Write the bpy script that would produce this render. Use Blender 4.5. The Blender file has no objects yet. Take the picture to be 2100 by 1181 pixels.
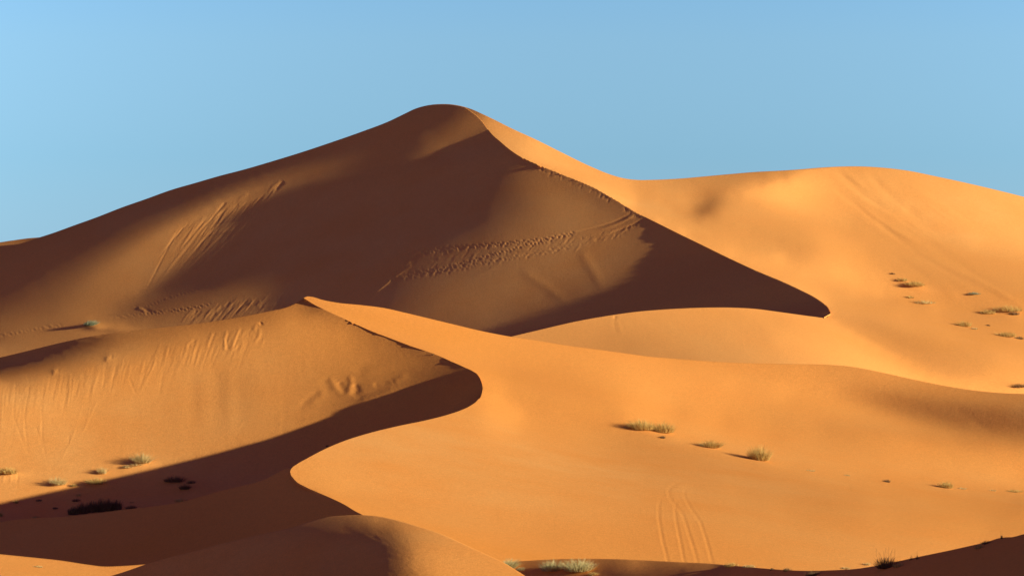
import bpy, math, random, os
import numpy as np
PI = math.pi
# ------------------------------------------------------------------ camera, sky, sun, exposure
scene = bpy.context.scene
FPX, CU, CV, CAMZ = 10000.0, 1050.0, 590.5, 34.0     # focal length in photo pixels, centre, eye height
cam_d = bpy.data.cameras.new("camera"); cam = bpy.data.objects.new("camera", cam_d)
scene.collection.objects.link(cam); scene.camera = cam
cam_d.sensor_width = 36.0; cam_d.lens = 36.0*FPX/2100.0
cam_d.clip_start = 1.0; cam_d.clip_end = 30000.0
cam.location = (0, 0, CAMZ); cam.rotation_euler = (PI/2, 0, 0)

SUN = np.array([0.90, -0.38, 0.185]); SUN /= np.linalg.norm(SUN)
sun_el = math.asin(SUN[2]); sun_az = math.atan2(SUN[0], SUN[1])    # azimuth from +Y towards +X
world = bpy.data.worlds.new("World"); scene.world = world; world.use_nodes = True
wn = world.node_tree; wn.nodes.clear()
w_out = wn.nodes.new('ShaderNodeOutputWorld'); w_bg = wn.nodes.new('ShaderNodeBackground')
sky = wn.nodes.new('ShaderNodeTexSky'); sky.sky_type = 'NISHITA'; sky.sun_disc = False
sky.sun_elevation = sun_el; sky.sun_rotation = sun_az
sky.altitude = 800; sky.air_density = 1.0; sky.dust_density = 0.0; sky.ozone_density = 6.0
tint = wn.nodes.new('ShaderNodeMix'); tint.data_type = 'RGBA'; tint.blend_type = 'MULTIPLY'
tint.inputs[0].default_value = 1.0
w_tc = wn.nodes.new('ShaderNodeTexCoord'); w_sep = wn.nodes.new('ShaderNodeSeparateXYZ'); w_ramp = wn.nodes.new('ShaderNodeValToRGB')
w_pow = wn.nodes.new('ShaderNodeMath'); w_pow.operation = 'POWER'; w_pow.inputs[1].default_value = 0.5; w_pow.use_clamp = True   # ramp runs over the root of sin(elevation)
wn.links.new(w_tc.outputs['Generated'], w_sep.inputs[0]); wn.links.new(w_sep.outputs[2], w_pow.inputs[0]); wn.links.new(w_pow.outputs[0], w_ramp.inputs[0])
for i, (pos, col) in enumerate(((0.10, (.58, .74, 1.0)), (0.165, (.65, .76, .94)), (0.225, (.88, .835, .90)), (0.26, (.90, .84, .90)), (0.38, (1.0, .44, .60)), (0.60, (1.14, .22, .40)), (1.0, (1.12, .21, .40)))):  # upper stops, out of view, are tinted mauve to redden the shadow fill
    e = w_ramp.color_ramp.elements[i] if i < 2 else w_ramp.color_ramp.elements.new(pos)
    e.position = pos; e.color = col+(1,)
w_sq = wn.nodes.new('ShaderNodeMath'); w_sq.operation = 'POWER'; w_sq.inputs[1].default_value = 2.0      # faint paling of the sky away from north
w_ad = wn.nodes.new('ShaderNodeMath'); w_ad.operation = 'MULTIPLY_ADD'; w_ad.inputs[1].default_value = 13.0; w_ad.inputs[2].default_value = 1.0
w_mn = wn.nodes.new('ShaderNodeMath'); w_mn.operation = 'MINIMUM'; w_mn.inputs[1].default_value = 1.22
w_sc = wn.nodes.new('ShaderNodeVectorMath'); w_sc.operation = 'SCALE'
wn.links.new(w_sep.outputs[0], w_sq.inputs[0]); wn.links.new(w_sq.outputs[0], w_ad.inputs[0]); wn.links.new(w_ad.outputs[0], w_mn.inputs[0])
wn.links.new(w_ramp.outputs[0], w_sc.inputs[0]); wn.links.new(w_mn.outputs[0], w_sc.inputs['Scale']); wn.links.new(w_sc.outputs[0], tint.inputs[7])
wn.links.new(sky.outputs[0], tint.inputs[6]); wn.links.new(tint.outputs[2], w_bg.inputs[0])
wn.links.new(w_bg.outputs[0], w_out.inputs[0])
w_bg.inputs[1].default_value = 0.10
sun_d = bpy.data.lights.new("sun", 'SUN'); sun_d.energy = 4.1; sun_d.angle = math.radians(0.53)
sun_d.color = (1.0, 1.0, 0.91)
sun = bpy.data.objects.new("sun", sun_d); scene.collection.objects.link(sun)
from mathutils import Vector
sun.rotation_euler = Vector(SUN.tolist()).to_track_quat('Z', 'Y').to_euler()
scene.view_settings.view_transform = 'Standard'; scene.view_settings.look = 'None'
scene.view_settings.gamma = 1.0; scene.view_settings.exposure = 1.0
scene.cycles.diffuse_bounces = 4

# ------------------------------------------------------------------ curves traced on the photo (u right, v down)
def C(*a): return np.array(a, float).reshape(-1, 2)
SKYLINE = C(-120,541, -60,519, 0,504.5, 40,500, 76,488.5, 110,477.5, 150,463, 200,445, 250,425.5, 300,408, 350,390, 400,375.5, 450,361, 500,348, 560,330.5,
  620,312, 680,292, 740,271, 800,248, 830,233.5, 850,224, 875,216.8, 905,213.8, 930,215, 952,219.5, 970,225.5, 990,234.5, 1010,244,
  1050,264, 1100,287, 1150,312, 1212,342, 1250,357.5, 1280,366, 1310,369.3, 1340,369, 1400,366, 1450,361.5, 1500,357, 1550,352.8,
  1600,350.3, 1640,347.6, 1680,344.2, 1725,341.8, 1770,341.7, 1820,345, 1860,350, 1920,362, 1980,375, 2040,389, 2100,404, 2240,445)
CREST1 = C(952,219.5, 965,228, 980,240, 990,251, 1000,265, 1010,277, 1025,290, 1040,303, 1060,317.5, 1080,328.5, 1100,337.5, 1140,353, 1160,361.5, 1200,377,
  1220,386.5, 1240,397.5, 1260,409, 1280,421.5, 1300,433.5, 1320,444, 1350,459, 1400,484, 1435,501, 1500,533, 1560,560.5, 1600,577,
  1640,595.5, 1670,611, 1690,625, 1699,634, 1703,642)
TIPLOW1 = C(1000,706, 1050,690, 1060,687.5, 1100,678, 1140,668.5, 1180,659.5, 1220,652, 1260,645.5, 1300,640, 1350,635.5, 1400,632.5, 1450,630.8, 1500,630.8,
  1550,633.5, 1600,640, 1640,645.5, 1670,649.5, 1690,651, 1699,648.5, 1703,642)
SPLIT1 = C(1703,642, 1760,668, 1850,705, 1960,745, 2100,775, 2240,790)
FTOP = C(623,611, 628,608.5, 634,608, 641,609, 660,614.5, 690,620.5, 740,625.5, 790,632, 830,641, 880,653, 930,665, 980,677, 1046,690, 1100,698,
  1160,708, 1220,716, 1280,724, 1320,729.5, 1400,736.5, 1460,741, 1520,744, 1600,746, 1700,748, 1740,751, 1780,757.5, 1820,766,
  1900,783.5, 1950,793, 2000,800.5, 2060,806, 2100,807.5, 2240,811)
CREST3 = C(623,611, 632,617, 645,625, 670,637, 700,651, 730,665, 760,678.5, 790,690, 820,701.5, 850,712.5, 880,722.5, 895,728, 920,739, 950,752.5,
  970,762, 980,769.5, 986,780, 989,790, 990,797)
LOW3 = C(595,967, 596,963.5, 599,959, 608,952, 630,939.5, 660,923.5, 700,906, 760,887, 820,872.5, 880,860, 920,849.5, 945,841, 965,831.5, 980,819.5,
  988,807, 990,797)
SPLIT3 = C(990,797, 1060,840, 1150,880, 1300,930, 1600,1000, 2100,1060, 2240,1070)
TURN3 = C(595,967, 597,974, 600,978, 607,986, 625,997, 650,1008.5, 680,1021.5, 710,1036.5, 725,1046, 745,1056.5, 770,1073, 800,1098)
LTOP = C(-120,762, -60,748, 0,733, 50,721, 100,708.5, 150,697, 200,687.5, 240,682, 300,675, 360,668.5, 400,664, 440,658.5, 500,648.5, 550,638.5, 590,629, 612,618.5, 623,611)
JTOP = C(-120,1078, -60,1075, 0,1070, 30,1065, 70,1062, 140,1058, 200,1051.5, 260,1044, 320,1037, 370,1029, 400,1021, 450,1006.5, 500,995, 540,984, 570,968.5, 588,960.5, 595,959.5)
KTOP = C(-120,1126, -60,1131, 0,1136.5, 60,1142.5, 120,1149, 180,1158, 205,1161, 250,1160, 300,1156.5, 360,1153)
ITOP = C(150,1215, 205,1187, 235,1178, 260,1170, 300,1156, 340,1144, 400,1129, 450,1115, 500,1103, 550,1092, 600,1080.5, 640,1067, 670,1060, 700,1057, 740,1055.8,
  780,1059, 820,1068, 860,1080, 900,1093, 950,1115, 1000,1138, 1030,1152, 1060,1170, 1080,1183, 1110,1205, 1140,1230)
HTOP = C(960,1166, 1000,1158, 1040,1153, 1070,1150.5, 1130,1147, 1200,1145.5, 1260,1146, 1330,1149, 1400,1152.5, 1460,1155.5, 1500,1159, 1560,1164.5, 1620,1169, 1680,1170,
  1720,1168.5, 1760,1166, 1800,1160, 1860,1147.5, 1900,1139, 1960,1126.5, 2000,1117.5, 2030,1110.5, 2050,1104, 2066,1101.5, 2080,1101, 2100,1096, 2160,1080, 2240,1060)
BTOP = C(-120,521, -60,508, 0,497, 30,492.5, 60,488.5, 80,487, 130,483, 200,480)

def curve(P):
    """smooth monotone-ish interpolation v(u) through traced points (Catmull-Rom tangents, limited)"""
    x, y = P[:, 0], P[:, 1]; d = np.diff(y)/np.diff(x)
    m = np.empty(len(x)); m[0] = d[0]; m[-1] = d[-1]
    h = np.diff(x); m[1:-1] = (h[1:]*d[:-1] + h[:-1]*d[1:])/(h[1:]+h[:-1])
    def f(u):
        u = np.asarray(u, float); i = np.clip(np.searchsorted(x, u)-1, 0, len(x)-2)
        t = np.clip((u-x[i])/h[i], 0, 1); a, b = y[i], y[i+1]
        return (a*(1+2*t)*(1-t)**2 + h[i]*m[i]*t*(1-t)**2 + b*t*t*(3-2*t) + h[i]*m[i+1]*t*t*(t-1))
    return f
skyline, crest1, tiplow1, split1, ftop = map(curve, (SKYLINE, CREST1, TIPLOW1, SPLIT1, FTOP))
crest3, low3, split3, turn3, ltop, jtop = map(curve, (CREST3, LOW3, SPLIT3, TURN3, LTOP, JTOP))
ktop, itop, htop, btop = map(curve, (KTOP, ITOP, HTOP, BTOP))
rng = np.random.default_rng(7)

# ------------------------------------------------------------------ relief solver
# A dune flank is a smooth distance field rho = ln(distance). Its slopes are found so that the
# low sun strikes each place at the angle that the photograph's tone asks for, within sand's angle of repose.
def r2i(R):
    R = np.asarray(R, float)/255.0; lin = np.where(R > .04045, ((R+.055)/1.055)**2.4, R/12.92)
    lin = lin*(1+.22*np.clip((R*255-238)/13, 0, 1.2))
    return (lin-0.085)/(0.93-0.085)*0.445 - np.clip(0.09-lin, 0, 1)*3.0
def smat(n, h):
    V = np.zeros((n-3, n)); D = np.zeros((n-3, n))
    for k in range(n-3):
        V[k, k:k+4] = np.array([1, 23, 23, 1])/48.0; D[k, k:k+4] = np.array([-1, -5, 5, 1])/8.0/h
    return V, D
def wrow(t, n):                                     # cubic B-spline weights at t (in node units)
    i = np.clip(np.floor(t).astype(int), 1, n-3); f = t-i
    w = np.stack([(1-f)**3/6, (3*f**3-6*f*f+4)/6, (-3*f**3+3*f*f+3*f+1)/6, f**3/6], 1)
    return i-1, w
class Field:
    def __init__(s, u0, u1, v0, v1, h=8.0):
        s.u0, s.v0, s.h = u0-2*h, v0-2*h, h
        s.nu = int(math.ceil((u1-u0)/h))+5; s.nv = int(math.ceil((v1-v0)/h))+5
        s.C = None
    def weights(s, u, v):
        iu, wu = wrow((u-s.u0)/s.h, s.nu); iv, wv = wrow((v-s.v0)/s.h, s.nv); return iu, wu, iv, wv
    def rho(s, u, v):
        sh = np.shape(u); u = np.ravel(u).astype(float); v = np.ravel(v).astype(float)
        u = np.clip(u, s.u0+s.h, s.u0+(s.nu-2.001)*s.h); vc = np.clip(v, s.v0+s.h, s.v0+(s.nv-2.001)*s.h)
        iu, wu, iv, wv = s.weights(u, vc); out = np.zeros(len(u))
        for a in range(4):
            for b in range(4): out += wv[:, a]*wu[:, b]*s.C[iv+a, iu+b]
        return out.reshape(sh)
    def dist(s, u, v): return np.exp(s.rho(u, v))
def lbfgs(fg, x, iters, m=12):
    f, g = fg(x); S, Y, R = [], [], []; 
    for it in range(iters):
        q = g.copy(); al = []
        for a, b, r in zip(reversed(S), reversed(Y), reversed(R)):
            c = r*np.dot(a, q); al.append(c); q -= c*b
        if S: q *= np.dot(S[-1], Y[-1])/np.dot(Y[-1], Y[-1])
        else: q *= 1e-3/(np.abs(q).max()+1e-20)
        for (a, b, r), c in zip(zip(S, Y, R), reversed(al)): q += a*(c - r*np.dot(b, q))
        t = 1.0; gd = -np.dot(g, q)
        if gd >= 0: S, Y, R = [], [], []; continue
        for ls in range(20):
            xn = x - t*q; fn, gn = fg(xn)
            if fn <= f + 1e-4*t*gd: break
            t *= 0.4
        else: break
        s_, y_ = xn-x, gn-g; sy = np.dot(s_, y_)
        if sy > 1e-16: 
            S.append(s_); Y.append(y_); R.append(1/sy)
            if len(S) > m: S.pop(0); Y.pop(0); R.pop(0)
        done = abs(f-fn) < 1e-7*abs(f)
        x, f, g = xn, fn, gn
        if done and it > 20: break
    return x, f
def rbf(pts, U, V, reg=6.0):
    P = np.array(pts, float).reshape(-1, 3); d = np.hypot(P[:, None, 0]-P[None, :, 0], P[:, None, 1]-P[None, :, 1])
    n = len(P); A = np.zeros((n+1, n+1)); A[:n, :n] = -d + reg*np.eye(n); A[:n, n] = 1; A[n, :n] = 1
    w = np.linalg.solve(A, np.append(P[:, 2], 0)); out = np.full(U.shape, w[n])
    for k in range(n): out -= w[k]*np.hypot(U-P[k, 0], V-P[k, 1])
    return out
def solve(u0, u1, v0, v1, tones, anchors, q0, h=8.0, wmask=None, wq=0.12, lam=4.0, floor=-1.0, dark=0.2, name='', qpts=None, init=None):
    A = np.array(anchors, float).reshape(-1, 4)       # u, v, distance, sigma(m)
    coarse = init
    for hh, its in (((h, 260),) if init is not None else ((64., 150), (32., 200), (16., 300), (h, 320))):
        if hh < h: break
        F = Field(u0, u1, v0, v1, hh)
        Vu, Du = smat(F.nu, hh/FPX); Vv, Dv = smat(F.nv, -hh/FPX)
        uc = F.u0 + (np.arange(F.nu-3)+1.5)*hh; vc = F.v0 + (np.arange(F.nv-3)+1.5)*hh
        U, V = np.meshgrid(uc, vc); X = (U-CU)/FPX; Z = (CV-V)/FPX
        It = np.maximum(r2i(rbf(tones, U, V)), floor(U, V) if callable(floor) else floor); W = np.ones_like(It) if wmask is None else wmask(U, V)
        Q0 = rbf(qpts, U, V) if qpts is not None else np.full_like(U, q0)
        au, wu = wrow((A[:, 0]-F.u0)/hh, F.nu); av, wv = wrow((A[:, 1]-F.v0)/hh, F.nv)
        Wu = np.zeros((len(A), F.nu)); Wv = np.zeros((len(A), F.nv))
        for k in range(len(A)): Wu[k, au[k]:au[k]+4] = wu[k]; Wv[k, av[k]:av[k]+4] = wv[k]
        La = np.log(A[:, 2]); sa = A[:, 2]/A[:, 3]
        cell = (hh/8.0)**2; wI, wQ, wS = 100*W*math.sqrt(cell), wq*math.sqrt(cell), lam/ (hh/8.0)*math.sqrt(cell)
        Lx, Ly, Lz = SUN; dk = dark(U, V) if callable(dark) else dark
        def fg(c):
            Cc = c.reshape(F.nv, F.nu)
            p = Vv @ Cc @ Du.T; q = Dv @ Cc @ Vu.T
            m = 1 + p*X + q*Z; N = np.sqrt(p*p+m*m+q*q); B = Lx*p - Ly*m + Lz*q; I = B/N
            wn_ = np.where((It < 0.004) & (I < It), wI*dk, wI); r = wn_*(I-It); e = np.sum(r*r)       # shade only has to turn away from the sun
            gI = 2*wn_*r
            gp = gI*((Lx-Ly*X)/N - B/N**3*(p+m*X)); gq = gI*((Lz-Ly*Z)/N - B/N**3*(q+m*Z))
            r = wQ*(q-Q0); e += np.sum(r*r); gq += 2*wQ*r
            # angle of repose: q >= 1.45*sqrt(p^2+1)
            k = np.sqrt(p*p+1); hw = 12.0*math.sqrt(cell); hng = np.minimum(q-1.45*k, 0)*hw; e += np.sum(hng*hng)
            gq += 2*hng*hw; gp -= 2*hng*hw*1.45*p/k
            for a, ga, wt in ((p, gp, wS), (q, gq, wS*0.35)):
                d = np.diff(a, axis=1)*wt; e += np.sum(d*d); ga[:, 1:] += 2*wt*d; ga[:, :-1] -= 2*wt*d
                d = np.diff(a, axis=0)*wt; e += np.sum(d*d); ga[1:] += 2*wt*d; ga[:-1] -= 2*wt*d
            ck = (Cc[1:, 1:]-Cc[1:, :-1]-Cc[:-1, 1:]+Cc[:-1, :-1])*(FPX/hh)*1.2*math.sqrt(cell); e += np.sum(ck*ck)   # no chequer ripple
            gk = np.zeros_like(Cc); kk = 2*ck*(FPX/hh)*1.2*math.sqrt(cell); gk[1:, 1:] += kk; gk[1:, :-1] -= kk; gk[:-1, 1:] -= kk; gk[:-1, :-1] += kk
            ra = sa*(np.sum((Wv@Cc)*Wu, 1)-La); e += np.sum(ra*ra)
            g = gk + Vv.T @ gp @ Du + Dv.T @ gq @ Vu + Wv.T @ ((2*sa*ra)[:, None]*Wu)
            return e, g.ravel()
        nu_ = F.u0 + np.arange(F.nu)*hh; nv_ = F.v0 + np.arange(F.nv)*hh; NU, NV = np.meshgrid(nu_, nv_)
        if coarse is None:
            c0 = np.log(A[:, 2].mean()) + q0*(CV-NV)/FPX - q0*(CV-A[:, 1].mean())/FPX
        else: c0 = coarse.rho(NU, NV)
        # precondition: optimise in a variable scaled by FPX/hh so slopes are O(1)
        sc = hh/FPX
        x, f = lbfgs(lambda y: (lambda r: (r[0], r[1]*sc))(fg(y*sc)), c0.ravel()/sc, its)
        F.C = (x*sc).reshape(F.nv, F.nu); coarse = F
    if os.environ.get('DUNE_DEBUG'):
        Cc = F.C; p = Vv @ Cc @ Du.T; q = Dv @ Cc @ Vu.T; m = 1+p*X+q*Z; I = (Lx*p-Ly*m+Lz*q)/np.sqrt(p*p+m*m+q*q)
        w = W > .5
        print('SOLVE %s  f %.1f  rmsI %.4f  q %.2f..%.2f  slope95 %.2f  D %.0f..%.0f' % (name, f, np.sqrt(np.mean((I-It)[w]**2)), np.percentile(q[w], 3), np.percentile(q[w], 97), np.percentile((np.hypot(p, m)/np.maximum(q, .01))[w], 95), np.exp(Cc.min()), np.exp(Cc.max())), np.round(np.exp(F.rho(A[:,0],A[:,1]))-A[:,2],1)[:60:3])
    return F
#DETAILS
def along(f, us, ds, sig, n=None):
    """anchors along a traced curve: distances ds at stations us"""
    us = np.array(us, float); t = np.linspace(us[0], us[-1], n or max(4, int((us[-1]-us[0])/25)))
    return [(a, float(f(a)), float(np.interp(a, us, ds)), sig) for a in t]
def T(*a): return [tuple(a[i:i+3]) for i in range(0, len(a), 3)]
def line(*a):
    """tones that change evenly along a traced line, one reading every 25 pixels"""
    P = np.array(a, float).reshape(-1, 3); out = []
    for p, q in zip(P[:-1], P[1:]):
        n = max(1, int(np.hypot(*(q-p)[:2])/25)); out += [tuple(p+(q-p)*k/n) for k in range(n)]
    return out+[tuple(P[-1])]

# ---- slip face of the great dune, mostly grazed by the sun
def solve_df(first=None, init=None): return solve(-130, 1720, 200, 800, T(
  -90,560,74,  850,280,80, 800,270,80, 930,232,85,
  0,560,76, 0,600,80, 0,635,98, 60,560,76, 150,500,76, 200,480,76, 
  
  200,620,148, 250,605,150, 280,600,150, 300,560,150, 350,540,148, 400,500,140, 450,460,135, 250,570,152, 330,510,155,
  
  700,400,72, 800,400,72, 600,480,72, 700,500,70, 750,560,70, 600,560,76, 850,450,72, 900,390,72, 960,350,72, 1000,300,74, 1030,315,74, 900,352,75, 680,600,72, 750,640,75, 800,350,78,
  988,255,135, 975,240,122, 1000,268,108, 985,266,116, 940,287,124, 910,301,128, 880,319,118, 862,330,98, 900,270,86, 930,248,88, 858,305,86, 950,230,90, 960,262,125, 955,245,110,
  872,345,75, 942,310,73, 1000,287,72,
  1060,335,85, 1072,350,110, 1100,370,130, 1150,400,146, 1200,420,148, 1250,450,140, 1280,442,122, 1230,408,118, 1180,385,128, 1130,420,145, 1100,440,130, 1060,420,105, 1000,450,84, 985,480,90, 1050,480,125, 1100,500,140,
  1200,500,142, 1300,500,126, 1000,520,112, 900,500,82, 950,560,112, 1050,580,136, 1150,560,138, 1250,560,130, 1350,520,112, 1400,525,95, 1440,530,84, 850,600,95, 900,640,118, 1000,640,130, 1100,620,122, 1200,600,112,
  1000,670,112, 1050,675,96, 950,665,112, 1300,570,104, 1350,550,100, 820,570,84, 1180,625,95, 1330,460,110, 1370,480,92, 1020,390,85, 940,600,125,
  1400,500,84, 1450,555,74, 1350,590,74, 1250,628,74, 1150,662,76, 1100,682,78, 1500,570,72, 1600,610,72, 1680,635,72, 1450,610,72, 1300,640,72, 1200,700,74,
  0,660,128, 50,665,142, 100,660,142, 150,650,150, 0,682,140, 200,640,152, 250,640,122, 285,630,96, 330,618,90, 400,600,92, 450,608,112, 500,600,112, 560,590,104, 620,597,82, 400,640,135, 350,655,140, 300,662,152,
  250,667,164, 200,680,170, 150,692,152, 100,692,150, 50,702,150, 0,718,165, 0,695,122, 450,640,130, 500,632,125, 560,617,108, 300,700,150, 200,720,150, 500,700,110, -80,690,135) +
  line(-60,520,78, 0,512,78, 80,501,78, 200,459,78, 300,424,78, 400,392,78, 500,364,79, 600,331,80, 700,301,81, 780,275,81, 850,241,78, 905,226,76) +
  line(-40,655,96, 60,600,93, 150,547,92, 220,505,93, 300,463,95, 400,421,95, 500,380,95, 560,361,96, 640,342,93, 740,319,88, 800,305,84) +
  line(100,634,124, 150,602,130, 200,564,141, 250,532,151, 300,499,159, 350,470,166, 400,443,166, 450,414,158, 500,394,150, 560,379,136, 620,364,116, 680,352,102, 740,342,90) +
  line(640,385,76, 600,402,76, 560,434,76, 500,489,75, 450,530,77, 400,568,79, 350,596,86, 305,612,98) +
  line(590,380,108, 530,415,119, 480,462,118, 425,518,112, 365,566,122, 310,594,138) +
  line(640,430,72, 560,490,72, 500,545,73, 430,590,80),
  (first if first is not None else along(crest1, (952, 1040, 1320, 1500, 1703), (871, 851, 813, 789, 760), 0.4, 40)) + [(905, 214, 885, 12)],
  2.0, name='DF', lam=2.2, floor=lambda U, V: np.where(U+V > 1780, -0.012, -0.004), dark=lambda U, V: np.where(U+V > 1780, 0.1, 1.0),
  qpts=T(400,420,2.1, 900,400,1.9, 1300,500,1.9, 1600,620,1.9, 1100,650,1.9, 0,540,2.2, 200,560,2.4, 0,640,4.2, 200,650,4.5, 350,660,3.4, 500,620,2.6, 0,720,4.5, 650,640,2.0, 905,216,2.6),
  wmask=lambda U, V: np.where((V < np.where(U < 955, skyline(U), crest1(U))-3), 0.02, np.where(((U > 1050) & (V > tiplow1(U)+8)) | ((U < 623) & (V > ltop(U)+8)) | ((U >= 623) & (U < 1050) & (V > ftop(U)+8)), 0.2, 1.0)), init=init)
DF = solve_df()

dfc = [(u, float(crest1(u)), float(DF.dist(u, crest1(u))), 0.12) for u in np.concatenate([np.arange(955, 1690, 8.0), [1692, 1701]])]
# ---- lit windward flank of the great dune (crest to far right) and the spur below its slip face
MR = solve(930, 2230, 200, 870, T(
  952,224,130, 985,240,165, 1000,248,215, 1030,285,232, 1100,320,246, 1200,362,248, 1250,392,246, 1300,410,246, 1100,297,248, 1200,347,246, 1280,380,246, 1150,335,248,
  1350,385,235, 1350,373,225, 1400,378,215, 1450,372,208, 1500,366,203, 1550,358,203, 1600,355,218, 1400,395,230, 1500,382,210, 1520,374,208, 1570,364,204, 1615,354,208, 1532,396,244, 1582,376,246, 1625,361,246, 1350,412,242, 1400,410,240, 1425,412,222, 1450,428,150, 1438,435,158, 1425,438,180, 1408,439,200, 1385,437,212, 1350,432,218, 1320,424,222, 1460,419,170, 1470,410,186, 1482,400,204, 1440,415,205, 1420,405,220, 1400,450,228, 1480,432,218, 1500,412,228, 1470,413,195, 1410,430,232, 1500,395,222,
  1550,375,236, 1600,366,243, 1650,356,245, 1550,415,240, 1490,440,232, 1420,450,222, 1330,428,226, 1380,438,226, 1450,452,225, 1500,462,226, 1550,480,225, 1600,495,222, 1640,507,225, 1660,490,238,
  1350,452,246, 1400,474,248, 1500,512,248, 1550,535,248, 1600,525,248, 1650,562,248, 1620,450,241, 1700,400,245, 1700,360,245, 1750,380,241, 1800,400,242, 1900,400,245, 2000,410,248, 2080,425,250, 2200,480,250,
  1700,500,242, 1750,470,238, 1800,520,236, 1850,540,229, 1900,560,225, 1950,590,221, 2000,602,221, 2050,612,221, 2100,600,230, 2000,500,245, 2100,500,248, 1900,480,242, 2200,620,235,
  1720,560,249, 1750,605,247, 1800,605,247, 1850,600,240, 1900,610,236,  2000,762,236, 1950,690,236, 2050,720,240, 1850,650,240, 1920,640,243, 2180,720,240,
   2000,788,249, 2100,800,249, 2200,800,249, 1670,664,245, 1600,660,240, 1500,650,237, 1400,650,234, 1300,655,228, 1220,665,222, 1150,680,216, 1100,692,218, 1250,690,208,
  1300,710,203, 1400,712,217, 1500,700,231, 1600,700,243, 1700,710,248, 1400,730,208, 1500,737,220, 1600,740,238, 1700,742,248, 1300,780,205, 1500,800,220, 1700,820,240, 1900,840,248, 1000,700,218) +
  line(1310,381,237, 1360,377,222, 1420,374,211, 1500,366,203, 1560,360,202, 1605,356,210) +
  line(1500,399,236, 1550,383,244, 1600,370,247, 1650,360,248) +
  line(1722,641,226, 1780,669,220, 1840,704,218, 1900,735,221, 1960,757,230) +
  line(1712,662,246, 1770,697,248, 1830,731,249, 1890,760,249, 1960,782,249),
  dfc +
  along(tiplow1, (1050, 1200, 1400, 1600, 1690), (722, 727, 732, 742, 752), 12.0, 30) +
  [(2100, 806, 745, 30), (1700, 748, 722, 15), (1770, 345, 930, 60), (2100, 410, 950, 60)],
  4.6, h=8.0, wq=0.5, name='MR', lam=1.8,
  wmask=lambda U, V: np.where((V < skyline(U)-6) | ((V > crest1(U)+4) & (V < tiplow1(U)-4) & (U < 1700)) | ((V > ftop(U)+25) & (U > 900)) | ((U < 1040) & (V > 400)), 0.03, 1.0))

# ---- slip face of the nearer dune and the hollow at its foot
shadow = [(u, v, D, 1.2) for u, v, D in ((30, 1020, 575), (120, 998, 579), (260, 955, 580.5), (400, 918, 580), (500, 890, 577.5), (600, 862, 575), (700, 838, 573), (800, 812, 570.5))]
shadow = [(u, float(np.interp(u, [a[0] for a in shadow], [a[1] for a in shadow])), float(np.interp(u, [a[0] for a in shadow], [a[2] for a in shadow])), 0.8) for u in np.arange(30, 801, 35.0)]
def solve_ls(first=None, init=None): return solve(-130, 1000, 600, 1110, T(
  -80,765,78, 0,740,78, 60,728,78, 100,717,78, 150,706,80, 190,698,92, 215,693,118, 245,688,145, 0,757,80, 40,748,80, 80,739,84, 120,727,90, 160,713,102, 0,768,120, 40,758,115, 80,749,122, 120,739,130, 160,727,138, 200,712,142, 240,700,152, 0,779,178, 50,772,172, 100,762,168, 150,750,168, 200,737,174, 240,725,180, 300,705,178, 400,682,182, 300,684,156, 350,676,156,
  400,671,160, 450,664,160, 500,655,160, 550,646,170, 600,634,188, 612,624,170,
  0,792,214, 100,782,214, 200,770,216, 300,750,214, 400,720,214, 500,690,211, 600,660,206, 650,655,202, 700,685,202, 600,720,206, 500,750,208, 400,800,209, 200,850,219, 100,900,227, 0,900,227, 0,980,227, 100,950,225, 300,850,211, 500,820,201,
  600,780,200, 480,790,196, 560,840,204, 650,765,196, 700,740,194, 750,712,188, 633,622,150, 645,633,140, 660,645,175, 760,705,172, 800,717,160, 840,727,148, 790,745,178, 720,765,182, 850,742,158, 900,745,132, 930,755,106, 950,766,82,
  740,790,160, 800,772,158, 850,765,138, 900,765,108, 690,800,180, 670,790,188, 640,830,185, 740,822,130, 800,806,150, 650,845,186, 870,785,120, 970,780,70, 985,797,62, 950,800,66, -80,880,222, -80,1000,225, 200,940,222, 350,900,212),
  (first if first is not None else along(crest3, (623, 740, 890, 950, 990), (600, 592, 580, 573, 566), 5.0, 20) + [(985, 785, 566.5, .3)]) + shadow + [(300, 1045, 552, 4), (0, 1075, 565, 6), (597, 975, 552, 4), (100, 1055, 550, 4)],
  1.9, name='LS', lam=1.6, dark=0.05,
  qpts=T(0,740,3.0, 300,690,2.8, 500,665,2.4, 620,625,2.0, 300,800,1.8, 600,750,1.8, 900,750,1.8, 100,900,1.9, 300,930,2.0, 500,860,1.9, 0,1000,2.4, 200,1000,3.2, 100,1040,5.0, 300,1020,5.0, 450,990,4.5, 550,950,3.0, 700,890,2.0),
  wmask=lambda U, V: np.where((V < np.where(U < 623, ltop(U), crest3(U))-3) | (V > 1030-(U)*0.262+6-12*(U > 900)) | (V > np.where(U < 597, jtop(U), low3(U))+8), 0.03, 1.0), init=init)
LS = solve_ls()

# ---- shaded flank in front of the hollow
JS = solve(-130, 830, 940, 1240, T(-80,1100,62, 0,1085,62, 200,1070,60, 400,1040,58, 500,1010,56, 590,965,50, 600,1000,48, 650,1030,46, 700,1050,46, 740,1065,46, 500,1080,52, 300,1110,56, 100,1120,60, 600,1070,48, 400,1180,50, 700,1180,48, 0,1180,60),
  [(597, 967, 486, 0.5)] + along(jtop, (-60, 0, 300, 500, 590), (538, 530, 511, 496, 488), 6.0, 10) + [(600, 1080, 490, 8)],
  3.0, name='JS', lam=5.0, floor=lambda U, V: -0.035-0.10*np.clip((U-430)/150, 0, 1), wmask=lambda U, V: np.where((V < np.where(U < 597, jtop(U), turn3(U))-4), 0.03, 0.6),
  qpts=T(0,1080,6.0, 300,1060,5.0, 500,1030,3.6, 600,1000,2.6, 740,1070,2.2, 0,1130,8.0, 300,1130,6.0))
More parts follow.
